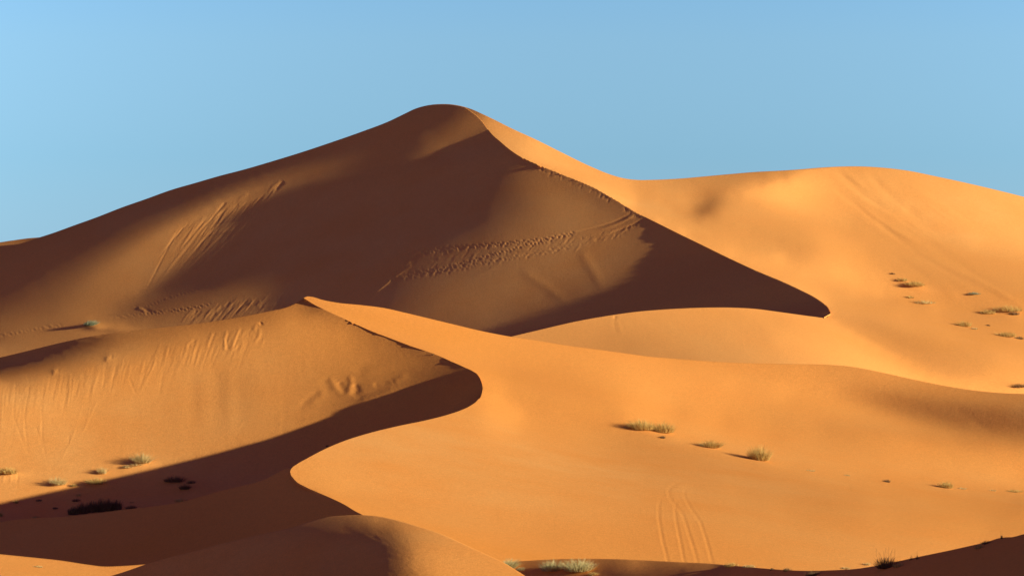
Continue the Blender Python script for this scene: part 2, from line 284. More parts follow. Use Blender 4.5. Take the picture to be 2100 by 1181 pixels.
jsc = [(u, float(turn3(u)), float(JS.dist(u, turn3(u))), 0.15) for u in np.arange(598, 790, 8.0)]
lsc = [(u, float(crest3(u)), float(LS.dist(u, crest3(u))), 0.10) for u in np.concatenate([np.arange(624, 980, 7.0), [984, 990]])]
# ---- lit flank of the nearer dune
EM = solve(560, 2230, 590, 1240, T(
  640,617,238, 700,630,240, 800,650,242, 900,682,242, 1000,700,242, 800,690,240, 900,720,242, 950,747,243, 1000,765,242, 1100,750,240, 1200,750,240, 1300,760,243, 1400,770,243, 1500,780,243, 1600,782,242, 740,662,240,
  1100,706,240, 1200,722,240, 1400,745,238, 1500,752,236, 1600,760,230, 1700,762,222, 1750,768,220, 1700,792,236, 1650,775,238,
  1750,800,206, 1725,797,222, 1775,809,196, 1800,815,184, 1825,821,174, 1850,827,165, 1875,832,157, 1900,837,151, 1925,841,146, 1950,845,142, 1975,848,139, 2000,852,137, 2030,856,135, 2060,860,133, 2100,866,131, 2150,874,130, 2200,882,130, 
   1700,842,237, 1600,822,241, 1950,900,222, 2050,920,226,
  1600,862,228, 1700,880,220, 1750,893,220, 1800,890,225, 1400,850,238, 1500,870,236, 1600,900,230, 1700,922,231, 1800,922,231, 1900,932,234, 2000,932,231, 2100,932,230, 1800,962,234, 1900,972,234, 2000,982,234, 2100,992,234, 1650,950,230,
  1300,898,216, 1400,922,216, 1500,948,215, 1600,972,216, 1700,992,217, 1800,1006,221, 1900,1017,221, 2000,1026,212, 2090,1032,196, 1300,864,241, 1400,892,239, 1500,921,237, 1600,948,235, 2200,1035,190,
  1060,800,234, 1000,778,240, 1018,812,247, 1060,850,246, 1012,850,245, 1110,825,232, 1150,845,235, 1200,862,234, 975,850,238, 900,880,234, 800,900,234, 900,930,234, 750,915,232, 700,940,237, 650,960,237, 620,968,235, 700,1000,240,
  800,980,237, 850,1000,236, 950,950,232, 1000,900,239, 1050,950,234, 1100,900,235, 1100,1000,232, 1000,1020,232, 900,1040,235, 1200,950,228, 1300,980,222, 1400,1000,222, 1200,1050,228, 1150,1080,226, 1300,1060,224, 1300,1100,222,
  1400,1120,224, 1000,1100,235, 1100,1130,232, 1250,1130,229, 1500,1000,222, 1500,1100,225, 1600,1050,225, 1700,1100,226, 1800,1050,226, 1900,1080,227, 2000,1080,229, 2100,1060,222, 1600,1140,226, 1800,1130,229, 1950,1105,233,
  1100,1180,230, 1400,1190,226, 1700,1200,228, 2000,1180,230, 800,1070,235, 900,1110,235) +
  line(1285,866,241, 1340,884,240, 1440,908,239, 1550,934,238, 1700,963,237, 1850,984,236, 1960,993,236, 2120,1003,236) +
  line(1250,880,224, 1290,890,216, 1400,920,214, 1550,954,214, 1700,984,215, 1850,1003,217, 1960,1013,217, 2080,1024,212) +
  line(1740,776,226, 1800,787,221, 1850,795,213, 1900,804,206, 1950,813,199, 2000,820,193, 2060,828,186, 2140,838,180, 2220,848,178) +
  line(1740,836,235, 1800,851,227, 1850,863,219, 1900,875,211, 1960,889,205, 2030,903,205, 2100,916,210, 2200,935,212),
  lsc +  along(lambda u: low3(u), (600, 700, 820, 880, 945, 965, 979, 988), (488, 504, 521, 530, 544, 553, 560, 564), 1.5, 34) +
  jsc +
  [(1100, 698, 640, 12), (1500, 744, 650, 15), (2100, 806, 680, 20), (1300, 1148, 470, 10), (1900, 1140, 490, 15)],
  4.4, h=8.0, wq=0.3, name='EM', lam=2.2,
  wmask=lambda U, V: np.where((V < np.where(U < 623, 700, ftop(U))-6) | ((V > crest3(U)+4) & (V < low3(U)-4) & (U < 988)) | ((U < 745) & (V > turn3(U)+4)) | ((V > itop(U)+40) & (U < 1040)), 0.03, 1.0))

# ---- lit strip, rounded mound and near ridge along the bottom edge
KS = solve(-130, 420, 1110, 1260, T(0,1145,232, 100,1155,230, 0,1175,226, 200,1170,228, 300,1175,226, 250,1163,222, -80,1150,230, 350,1200,226),
  [(0, 1137, 436, 2), (200, 1161, 432, 3), (300, 1157, 433, 3), (0, 1181, 418, 3)], 7.0, name='KS', lam=5.0)
IM = solve(130, 1160, 1040, 1280, T(230,1183,70, 300,1160,70, 400,1135,72, 500,1110,76, 560,1094,80, 600,1085,84, 640,1072,92, 670,1064,100, 700,1062,112, 740,1061,150, 770,1064,180, 770,1075,150, 795,1090,124, 720,1075,98, 750,1085,90, 780,1110,84, 800,1140,86, 815,1175,96, 800,1120,100,
  822,1110,150, 836,1140,160, 850,1175,168, 820,1080,180, 850,1090,198, 900,1105,214, 950,1125,226, 1000,1148,230, 900,1150,226, 860,1130,204, 850,1160,196, 1040,1175,230, 960,1170,230, 700,1110,78, 650,1100,76, 600,1120,72, 500,1160,70, 700,1160,74, 400,1175,68, 900,1210,225, 700,1230,76),
  along(itop, (180, 400, 700, 860, 1060), (374, 384, 400, 402, 404), 2.5, 24) + [(700, 1181, 372, 5), (1000, 1200, 385, 6)], 3.2, name='IM', lam=1.6,
  wmask=lambda U, V: np.where(V < itop(U)-4, 0.03, 1.0))
HR = solve(940, 2230, 1060, 1290, T(1000,1165,150, 1060,1158,150, 1130,1154,165, 1200,1152,172, 1300,1154,178, 1400,1156,176, 1450,1158,150, 1250,1168,95, 1130,1168,80, 1350,1165,120, 1400,1168,80, 1500,1165,66, 1600,1174,66, 1700,1180,62, 1300,1200,62, 1500,1200,62, 1800,1172,64, 1900,1155,64, 2000,1135,64, 2080,1120,64, 2090,1170,58, 1900,1190,58, 2200,1100,62, 1100,1200,70),
  along(htop, (980, 1100, 1400, 1700, 1900, 2200), (412, 410, 402, 396, 392, 388), 2.5, 26) + [(1700, 1250, 378, 6), (1200, 1250, 380, 6)], 5.0, name='HR', lam=2.5,
  wmask=lambda U, V: np.where(V < htop(U)-4, 0.03, 0.8))
BK = solve(-130, 230, 470, 620, T(0,500,150, 40,495,140, 60,492,110, 100,520,90, -60,515,150), [(0, 497, 1190, 5), (80, 487, 1180, 5)], 4.0, name='BK', lam=5.0)

# ------------------------------------------------------------------ fine relief: tracks, slides, ripples (heights in metres added to the solved flank)
class Relief:
    def __init__(s, u0, v0, u1, v1): s.u0, s.v0 = u0, v0; s.M = np.zeros((v1-v0, u1-u0), np.float32)
    def stroke(s, pts, sig, amp, D, both=0.0, taper=True):
        """groove (amp<0) or ridge (amp>0) along pts; amp is the cross slope it makes"""
        P = np.array(pts, float).reshape(-1, 2); k = amp*sig*D/FPX*1.65; r = sig*3.5+2
        a, b = max(0, int(P[:, 0].min()-r)-s.u0), min(s.M.shape[1], int(P[:, 0].max()+r)-s.u0)
        c, d = max(0, int(P[:, 1].min()-r)-s.v0), min(s.M.shape[0], int(P[:, 1].max()+r)-s.v0)
        if a >= b or c >= d: return
        V, U = np.mgrid[c:d, a:b].astype(np.float32); U += s.u0; V += s.v0
        best = np.full(U.shape, 1e9, np.float32); tt = np.zeros_like(best); L = np.r_[0, np.cumsum(np.hypot(*np.diff(P, axis=0).T))]
        for i in range(len(P)-1):
            e = P[i+1]-P[i]; l2 = float(e@e)+1e-9
            t = np.clip(((U-P[i, 0])*e[0]+(V-P[i, 1])*e[1])/l2, 0, 1)
            dd = np.hypot(U-P[i, 0]-t*e[0], V-P[i, 1]-t*e[1]); m = dd < best
            best[m] = dd[m]; tt[m] = ((L[i]+t*math.sqrt(l2))/L[-1])[m]
        w = np.exp(-0.5*(best/sig)**2)
        if both: w = w - both*np.exp(-0.5*((best-2.2*sig)/(sig*.8))**2)
        if taper: w *= np.clip(np.minimum(tt*6, (1-tt)*3), 0, 1)
        s.M[c:d, a:b] += k*w
    def bump(s, u, v, su, sv, h, ang=0.0):
        r = 3.5*max(su, sv); a, b = max(0, int(u-r)-s.u0), min(s.M.shape[1], int(u+r)+1-s.u0); c, d = max(0, int(v-r)-s.v0), min(s.M.shape[0], int(v+r)+1-s.v0)
        if a >= b or c >= d: return
        V, U = np.mgrid[c:d, a:b].astype(np.float32); U += s.u0-u; V += s.v0-v
        ca, sa = math.cos(ang), math.sin(ang); X, Y = U*ca+V*sa, -U*sa+V*ca
        s.M[c:d, a:b] += h*np.exp(-0.5*((X/su)**2+(Y/sv)**2))
    def at(s, u, v):
        x = np.clip(u-s.u0, 0, s.M.shape[1]-1.001); y = np.clip(v-s.v0, 0, s.M.shape[0]-1.001)
        i, j = x.astype(int), y.astype(int); fx, fy = x-i, y-j; M = s.M
        return (M[j, i]*(1-fx)+M[j, i+1]*fx)*(1-fy)+(M[j+1, i]*(1-fx)+M[j+1, i+1]*fx)*fy
def U_(a, b): return float(rng.uniform(a, b))
def trail(R, pts, step, D, amp=0.5, w=1.6, l=2.6, jit=1.2, drag=None, side=2.2):
    P = np.array(pts, float).reshape(-1, 2); L = np.r_[0, np.cumsum(np.hypot(*np.diff(P, axis=0).T))]; k = 0; t = 0.0
    while t < L[-1]:
        u, v = np.interp(t, L, P[:, 0]), np.interp(t, L, P[:, 1]); sd = side*(1 if k % 2 else -1)
        u += U_(-jit, jit); v += sd*0.5+U_(-jit, jit)*0.4
        R.bump(u, v, l, w, -amp*w*D/FPX*1.6, 0.3); R.bump(u-l*1.1, v+w*1.5, l*.8, w, amp*.7*w*D/FPX*1.6, 0.3)
        if drag: R.stroke((u, v, u+drag[0]*U_(.5, 1.3), v+drag[1]*U_(.5, 1.3)), 1.5, -amp*U_(.4, .9), D)
        t += step*U_(.8, 1.2); k += 1
    return P

# great slip face
RD = Relief(-130, 190, 1740, 820); D_ = 880.0
slides = [(C(379,456, 364,475, 352,494, 326,544, 301,593, 293,606), -.34, 1.6), (C(508,393, 482,426, 413,498, 360,563), -.4, 1.8), (C(585,371, 562,391, 535,426, 482,479, 413,544, 345,593, 307,601), .35, 1.8),
          (C(470,408, 444,437, 400,490, 345,560), -.3, 1.6), (C(520,410, 470,462, 400,535, 350,582), .3, 1.5), (C(440,440, 400,480, 350,545, 318,590), .26, 1.5), (C(540,400, 500,440, 440,500, 380,560), -.3, 1.5)]
for P, a, sg in slides: RD.stroke(P, sg*.85, a*.8, D_)
RD.stroke(C(583,372, 572,382, 561,394), 2.2, -.42, D_); RD.stroke(C(575,370, 560,382, 550,395), 1.8, .2, D_)
RD.stroke(C(463,414, 454,425, 444,438), 2.0, -.28, D_); RD.stroke(C(508,394, 495,408, 484,424), 2.4, .18, D_)
for k in range(130):
    t = U_(0, 1); u, v = 380+t*190, 458-t*75; n = U_(30, 190)*(.5+.5*t); w = U_(-.12, .12)
    P = [(u-n*x*(.62+w)+U_(-1, 1), v+n*x*(.78-w)) for x in np.linspace(0, 1, 5)]; x0 = 10*U_(0, 1)
    P = [(a-x0, b+x0) for a, b in P if b < 600 and a > 300]
    if len(P) > 1: RD.stroke(P, U_(.9, 1.4), U_(-.22, .18), D_)
for k in range(120):                                   # scuffed bank above the near crest
    u = U_(398, 625); v = float(np.interp(u, (398, 430, 480, 520, 560, 590, 625), (627, 624, 612, 606, 598, 596, 602)))+U_(0, 26)
    n = U_(10, 38)*(1 if u < 580 else .5); RD.stroke([(u, v), (u-n*.45, v+n*.45), (u-n*.85, v+n*1.0)], U_(1.0, 1.5), U_(-.36, .3), D_)
RD.bump(300, 637, 10, 3, -.15, .3); trail(RD, C(-100,700, 0,687.5, 20,684, 60,676, 100,669, 128,666), 7.5, D_, .38)
trail(RD, C(240,650, 290,643, 340,637, 400,628, 430,624), 7, D_, .34, w=1.2, l=1.9, side=2.5); trail(RD, C(300,643, 350,638, 415,630), 7, D_, .34, w=1.2, l=1.9, side=2.5)
trail(RD, C(303,628, 330,616, 370,603, 400,594, 425,586), 7, D_, .22, w=1.2, l=1.9)
RD.stroke(C(281,631, 290,634, 302,641), 2.2, .6, D_); RD.stroke(C(180,651, 205,649, 245,646), 2.0, -.35, D_)
up = C(1324,447, 1284,462, 1245,472, 1200,477, 1173,478, 1127,488, 1078,494, 1032,499, 941,506, 876,513, 832,517)
lo = C(1320,456, 1284,474, 1245,492, 1200,500, 1169,507, 1093,520, 1017,533, 948,548, 883,558, 822,567, 807,571)
trail(RD, up[4:], 6.5, D_, .55, w=1.2, l=1.8, drag=(-8, 8)); trail(RD, C(1130,490, 1060,508, 980,530, 900,552, 840,560), 7, D_, .5, w=1.2, l=1.8, drag=(-9, 8)); trail(RD, lo[4:], 9, D_, .34, w=1.2, l=1.8, drag=(-9, 8))
RD.stroke(C(1299,435, 1280,446, 1261,455, 1240,462, 1223,467, 1200,472, 1170,479, 1150,484), 1.6, -.42, D_); RD.stroke(C(1326,447, 1305,458, 1284,467, 1262,476, 1245,481), 1.7, -.45, D_)
RD.stroke(C(1302,440, 1282,451, 1262,460, 1225,472), 1.8, .35, D_)
for k in range(170):
    t = U_(0, 1)**1.3; u = 1315-t*450; a = float(np.interp(-u, -up[:, 0], up[:, 1])); b = float(np.interp(-u, -lo[:, 0], lo[:, 1]))
    v = a+(b-a)*U_(0, 1.05); n = U_(5, 24); RD.stroke([(u, v), (u-n*.75, v+n*U_(.55, .9))], U_(.9, 1.3), U_(-.38, .3)*U_(.3, 1), D_)
for k in range(14):
    u = U_(800, 870); v = 520+(870-u)*.7+U_(-8, 8); n = U_(10, 40); RD.stroke([(u, v), (u-n*.85, v+n*.62)], 1.5, U_(-.3, .3), D_)
RD.stroke(C(830,553, 800,575, 762,607), 1.5, .3, D_); RD.stroke(C(1066,554, 1120,588, 1173,627), 7, .07, D_); RD.stroke(C(1188,512, 1215,555, 1241,598), 8.0, .07, D_); RD.stroke(C(1020,545, 990,560, 965,570), 1.6, .2, D_)
for k in range(75):                                   # trodden edge
    u = U_(1068, 1325); v = float(crest1(u))+U_(1.5, 5); n = U_(5, 13); RD.stroke([(u, v), (u-n*.5, v+n*.85)], U_(1.1, 1.5), U_(-.34, .12), D_)
wob = np.zeros(2400)
t = 1072.0
while t < 1322:
    wob[int(t)] += U_(.4, 1.5); t += U_(5.0, 8.5)
g = np.exp(-0.5*(np.arange(-6, 7)/1.35)**2); wob = np.convolve(wob, g, 'same')
def crest1w(u): return crest1(u) + np.interp(u, np.arange(2400), wob) - 0.6*((np.asarray(u) > 1072) & (np.asarray(u) < 1322))
wob3 = np.zeros(2400)
for a, b in ((700, .4), (713, .8), (722, 1.6), (731, .5), (775, .4), (840, .3), (925, .5)): wob3[a] = b
wob3 = np.convolve(wob3, np.exp(-0.5*(np.arange(-6, 7)/1.8)**2), 'same')
def crest3w(u): return crest3(u) + np.interp(u, np.arange(2400), wob3)

# great windward flank
RM = Relief(930, 190, 2260, 880); D_ = 850.0
for P, a, sg in ((C(1711,350, 1757,389, 1790,414, 1840,446), -.07, 5), (C(1757,418, 1795,445, 1833,471, 1871,492, 1930,520), .07, 3.5), (C(1776,355, 1833,407, 1880,443, 1930,470), -.07, 6),
                 (C(1795,458, 1837,487, 1880,520, 1950,560, 2060,618), -.06, 4), (C(1700,380, 1760,425, 1830,480, 1900,530), -.05, 4), (C(1730,352, 1790,398, 1850,440), .06, 4), (C(1850,500, 1940,545, 2040,590, 2120,640), .05, 4),
                 (C(1900,500, 1990,560, 2090,600), -.05, 4), (C(1812,372, 1880,420, 1960,480), -.03, 8), (C(1745,470, 1800,505, 1850,540), .04, 5), (C(1940,520, 2020,575, 2110,625), -.05, 3)):
    RM.stroke(P, sg, a*3.4, D_)
RM.stroke(C(1296,417, 1330,427, 1370,434, 1410,438, 1440,436, 1465,420), 5, -.07, D_)
for k in range(70):
    u = U_(1690, 1900); v = float(skyline(u))+U_(8, 150); n = U_(60, 260); s_ = U_(.62, .80); RM.stroke([(u, v), (u+n*.5, v+n*.5*s_), (u+n, v+n*s_*.9)], U_(2, 6), U_(-.12, .12), D_)
RM.stroke(C(1262,647, 1261,652, 1260,656), 1.8, -.6, D_); RM.stroke(C(1258,656, 1260,668, 1264,684), 2.0, -.16, D_); RM.stroke(C(1265,656, 1270,668, 1276,690), 2.2, .13, D_)
RM.stroke(C(1690,654, 1706,641, 1712,648), 1.4, .25, D_)
for k in range(26):
    u = U_(1380, 1640); v = 470+(u-1380)*.14+U_(-18, 22); RM.stroke([(u, v), (u+U_(20, 60), v+U_(3, 12))], U_(3, 5), U_(-.05, .05), D_)

# nearer windward flank
RE = Relief(560, 580, 2260, 1260); D_ = 500.0
for P in (C(1367,1012, 1356,1022, 1351,1036, 1351,1063, 1359,1108, 1371,1156, 1385,1210), C(1422,988, 1400,988, 1384,992, 1371,1003, 1372,1016, 1380,1029, 1400,1053, 1412,1091, 1424,1128, 1432,1158, 1444,1210),
          C(1432,993, 1415,996, 1405,1003, 1402,1014, 1416,1041, 1436,1069, 1448,1104, 1462,1158, 1474,1210), C(1400,1018, 1388,1028, 1384,1040, 1386,1063, 1394,1104, 1404,1156, 1414,1210)):
    RE.stroke(P, 2.5, -.30, D_, both=.4)
for P in (C(1797,953, 1822,968, 1849,987), C(1806,953, 1830,966, 1860,986), C(1873,970, 1880,980, 1888,991), C(1815,1003, 1800,1000, 1780,1001)): RE.stroke(P, 1.8, -.16, D_, both=.5)
for P in (C(2035,1072, 2010,1090, 2004,1112), C(2050,1078, 2022,1096, 2016,1110), C(2085,1078, 2060,1092, 2040,1100)): RE.stroke(P, 2.2, -.1, D_, both=.5)
for k in range(110):
    u = U_(1040, 1300); v = float(ftop(u))+U_(6, 120); n = U_(15, 70); RE.stroke([(u, v), (u+n*.7, v+n*.62)], U_(1.6, 2.8), U_(-.055, .05), D_)
for k in range(20):
    u = U_(720, 1040); v = float(ftop(u))+U_(6, 60); n = U_(15, 50); RE.stroke([(u, v), (u+n*.8, v+n*.5)], U_(1.6, 2.8), U_(-.035, .035), D_)
for k in range(18):
    u = U_(1660, 1760); v = 870+U_(0, 34); n = U_(14, 40); RE.stroke([(u, v), (u+n, v+n*.32)], U_(2, 3.4), U_(-.07, .03), D_)
GLINE = C(1230,852, 1280,872, 1340,894, 1440,921, 1550,945, 1700,974, 1850,992, 1960,1003, 2120,1013, 2260,1022)
RE.stroke(GLINE, 9, .10, D_); RE.stroke(GLINE+np.array([0, 7.0]), 4, .10, D_)
for k in range(60):                                   # broken sand along the shrub line
    u = U_(1285, 2120); v = float(np.interp(u, (1280, 1340, 1440, 1550, 1700, 1850, 2120), (874, 893, 920, 944, 973, 991, 1011)))+U_(-3, 2); n = U_(8, 28)
    RE.stroke([(u, v), (u+n*.6, v+n*.1+U_(-2, 2)), (u+n, v+n*.25)], U_(1.6, 2.6), U_(-.22, .25), D_)
for k in range(26):
    u = U_(1700, 1880); RE.stroke([(u, float(htop(u))-U_(2, 12)), (u+U_(12, 30), float(htop(u+20))-U_(2, 12))], U_(1.5, 2.4), U_(-.25, .25), D_)

# nearer slip face
RL = Relief(-130, 580, 1010, 1130); D_ = 580.0
rag = lambda u: float(np.interp(u, (-120, 0, 60, 100, 125, 160, 230, 300, 350, 400, 470, 540), (785, 778, 774, 768, 758, 760, 733, 716, 702, 692, 678, 664)))
for k in range(620):
    u = U_(-110, 545); v = rag(u)+U_(-2, 30); t = np.clip(u/540, 0, 1); n = U_(14, 60)*(1.5-.8*t)*(1 if U_(0, 1) < .8 else 1.9); ln = -(.08+.35*t)+U_(-.12, .12)
    P = [(u+ln*n*x+U_(-1.2, 1.2), v+n*x) for x in np.linspace(0, 1, 5)]; RL.stroke(P, U_(.9, 1.7), U_(-.13, .12), D_)
for P, a in ((C(265,775, 273,795, 281,812), -.22), (C(308,760, 296,785, 283,812), .2), (C(25,845, 45,900, 60,935), -.2), (C(48,840, 52,880, 58,935), -.18), (C(85,830, 87,900, 99,960), -.2), (C(158,870, 140,915, 118,955), .2),
             (C(72,870, 82,900, 92,935), -.18), (C(185,830, 178,870, 160,902), .16), (C(142,890, 141,912, 146,912), -.22), (C(5,800, 4,850, 2,900), .18), (C(200,820, 190,840, 183,860), .2), (C(330,700, 310,745, 296,770), .2), (C(92,905, 84,925, 82,930), .15)):
    RL.stroke(P, 1.6, a*.75, D_)
for u, v in ((122, 757), (231, 730)): RL.stroke([(u-1, v-3), (u-4, v+8)], 2.0, -.32, D_); RL.bump(u-7, v+4, 8, 6, .12); RL.stroke([(u-10, v), (u-14, v+14)], 2.5, .3, D_)
RL.stroke(C(537,661, 533,667), 2.6, -.6, D_); RL.stroke(C(526,664, 517,685, 511,704), 2.6, .32, D_); RL.stroke(C(533,672, 530,690, 518,706), 2.2, .28, D_); RL.stroke(C(522,675, 515,690, 514,702), 2.4, -.28, D_)
for P in (C(437,680, 428,700, 424,718), C(466,675, 460,695, 461,715, 473,722), C(492,670, 480,700, 474,716), C(486,706, 478,718, 470,722), C(398,694, 384,706, 380,722)): RL.stroke(P, 2.2, U_(.15, .25), D_); RL.stroke(P+np.array([5, 0]), 2.0, -.2, D_)
for u, v, n, a, sg in ((395,775,90,-.07,8), (415,775,100,.05,8), (440,760,120,-.05,10), (470,770,110,.09,7), (485,775,100,-.06,8), (250,800,120,.03,12), (540,760,120,.03,12), (330,790,100,-.03,12)):
    RL.stroke([(u, v-20), (u+3, v+n*.5), (u+2, v+n+20)], sg*1.5, a*.42, D_)
for P, a, sg in ((C(676,772, 686,792, 700,806, 712,816), .30, 4.5), (C(718,768, 720,785, 716,800, 708,815), .5, 4.0), (C(727,786, 733,800, 722,812), -.6, 4.2), (C(694,782, 700,796, 708,808), -.35, 4), (C(655,800, 630,820, 606,842), -.22, 4.5), (C(668,800, 655,815, 630,832), .18, 5),
             (C(662,775, 668,790, 676,806), -.16, 6), (C(724,762, 760,742, 800,738), -.14, 7), (C(740,770, 780,755, 830,746), .10, 7), (C(765,789, 785,786, 803,785), -.5, 3.6), (C(806,783, 820,776, 838,768), .32, 4.5), (C(727,825, 750,817, 790,805, 840,790), .34, 4.5),
             (C(725,817, 760,806, 800,794), -.28, 5), (C(905,745, 930,750, 950,757), .25, 2.4), (C(900,742, 925,745, 940,748), -.3, 2.2), (C(780,705, 830,722, 880,742), -.08, 8)):
    RL.stroke(P, sg*1.1, a*.5, D_)
for u in (8, 18, 27, 35, 20): RL.stroke([(u+U_(-2, 2), 972), (u+U_(-3, 3), 980), (u+U_(-3, 1), 992)], 1.8, U_(-.25, .25), D_)
RJ = Relief(-130, 930, 850, 1260)
for P in (C(105,1104, 125,1096, 150,1093.5, 175,1096), C(188,1100, 205,1094, 224,1091), C(282,1084, 300,1080, 322,1076), C(225,1069, 240,1066, 256,1063), C(290,1057, 298,1052, 306,1053), C(350,1088, 360,1084, 366,1082)):
    RJ.stroke(P, 2.4, .4, 530); RJ.stroke(P+np.array([0, 4.0]), 2.2, -.5, 530)
RK = Relief(-130, 1100, 440, 1280)
for P in (C(0,1147, 40,1152, 80,1158, 120,1159), C(90,1170, 130,1172, 150,1168), C(60,1161, 90,1160), C(-60,1160, 0,1166, 50,1167), C(160,1166, 220,1168, 280,1166)): RK.stroke(P, 2.0, -.3, 430, both=.5)
RI = Relief(130, 1030, 1180, 1300)
for k in range(420):                                  # wind ripples on the rounded mound
    u = U_(620, 900); v = U_(1085, 1230); n = U_(14, 40); RI.stroke([(u, v), (u+n*.8, v+n*.38)], U_(1.2, 1.9), U_(-.12, .12), 395)
for k in range(200):
    u = U_(200, 700); v = U_(1090, 1230); n = U_(14, 40); RI.stroke([(u, v), (u+n*.8, v+n*.38)], U_(1.2, 1.9), U_(-.06, .06), 395)
RH = Relief(930, 1050, 2260, 1320)
for k in range(40):
    u = U_(1050, 2100); v = float(htop(u))+U_(3, 60); n = U_(20, 60); RH.stroke([(u, v), (u+n, v-U_(-2, 8))], U_(1.8, 3), U_(-.15, .15), 400)
RB = Relief(-130, 470, 240, 640)

for u, v, su, sv, h in ((1340, 888, 34, 7, .32), (1458, 918, 20, 5, .2), (1560, 945, 22, 5, .22), (1942, 1001, 18, 4, .15), (1378, 899, 14, 4, .14)): RE.bump(u, v, su, sv, h, .22)
for u, v, su, sv, h in ((1876, 588, 24, 5, .3), (1896, 622, 26, 5, .25), (2066, 648, 34, 8, .5), (1980, 673, 18, 5, .2), (2065, 693, 26, 5, .25), (2090, 795, 20, 5, .3)): RM.bump(u, v, su, sv, h, .25)
for u, v, su, sv, h in ((292, 951, 22, 5, .2), (18, 973, 24, 5, .25), (202, 993, 24, 5, .15), (120, 995, 18, 4, .15), (368, 1000, 36, 9, .4), (196, 1056, 60, 6, .2)): RL.bump(u, v, su, sv, h, -.1)
RD.bump(192, 669, 14, 5, .7, 0); RD.bump(230, 674, 40, 6, .5, .1)
# faint wind-laid streaks and undulations over all flanks (slopes of a degree or two)
def streaks(R, n, box, ang, L, sg, a, D, keep):
    for k in range(n):
        u, v = U_(box[0], box[1]), U_(box[2], box[3])
        if not keep(u, v): continue
        t = ang+U_(-.12, .12); l = U_(*L); c = U_(-.1, .1)
        R.stroke([(u, v), (u+l*.5*math.cos(t), v+l*.5*math.sin(t)), (u+l*math.cos(t+c), v+l*math.sin(t+c))], U_(*sg), U_(-a, a), D)
streaks(RE, 420, (600, 2200, 620, 1160), .42, (40, 200), (3, 9), .045, 500, lambda u, v: v > (ftop(u) if u > 990 else low3(max(u, 596))))
streaks(RE, 900, (600, 2200, 620, 1160), .42, (10, 50), (1.1, 2.0), .05, 500, lambda u, v: v > (ftop(u) if u > 990 else low3(max(u, 596))))
streaks(RM, 260, (1000, 2200, 240, 830), .62, (50, 220), (4, 9), .05, 850, lambda u, v: True)
streaks(RM, 700, (1000, 2200, 240, 830), .62, (10, 50), (1.2, 2.2), .05, 850, lambda u, v: True)
streaks(RL, 160, (-100, 980, 640, 1080), 1.45, (40, 160), (3, 8), .014, 580, lambda u, v: True)
streaks(RL, 500, (-100, 980, 640, 1080), .3, (8, 30), (1.1, 1.9), .04, 580, lambda u, v: True)
streaks(RD, 120, (-100, 1680, 230, 700), 1.2, (80, 260), (6, 12), .005, 880, lambda u, v: True)
streaks(RJ, 160, (-100, 800, 960, 1200), -.25, (20, 120), (1.6, 5), .05, 500, lambda u, v: True)
streaks(RI, 120, (200, 1100, 1060, 1230), .4, (20, 90), (2, 5), .06, 395, lambda u, v: True)
streaks(RH, 120, (1000, 2200, 1100, 1260), -.1, (20, 90), (2, 5), .08, 400, lambda u, v: True)
for k in range(420):                                   # pebbles of crusted sand, small pits
    u, v = U_(600, 2150), U_(650, 1150); RE.bump(u, v, U_(1, 2), U_(.8, 1.4), U_(-.02, .02))
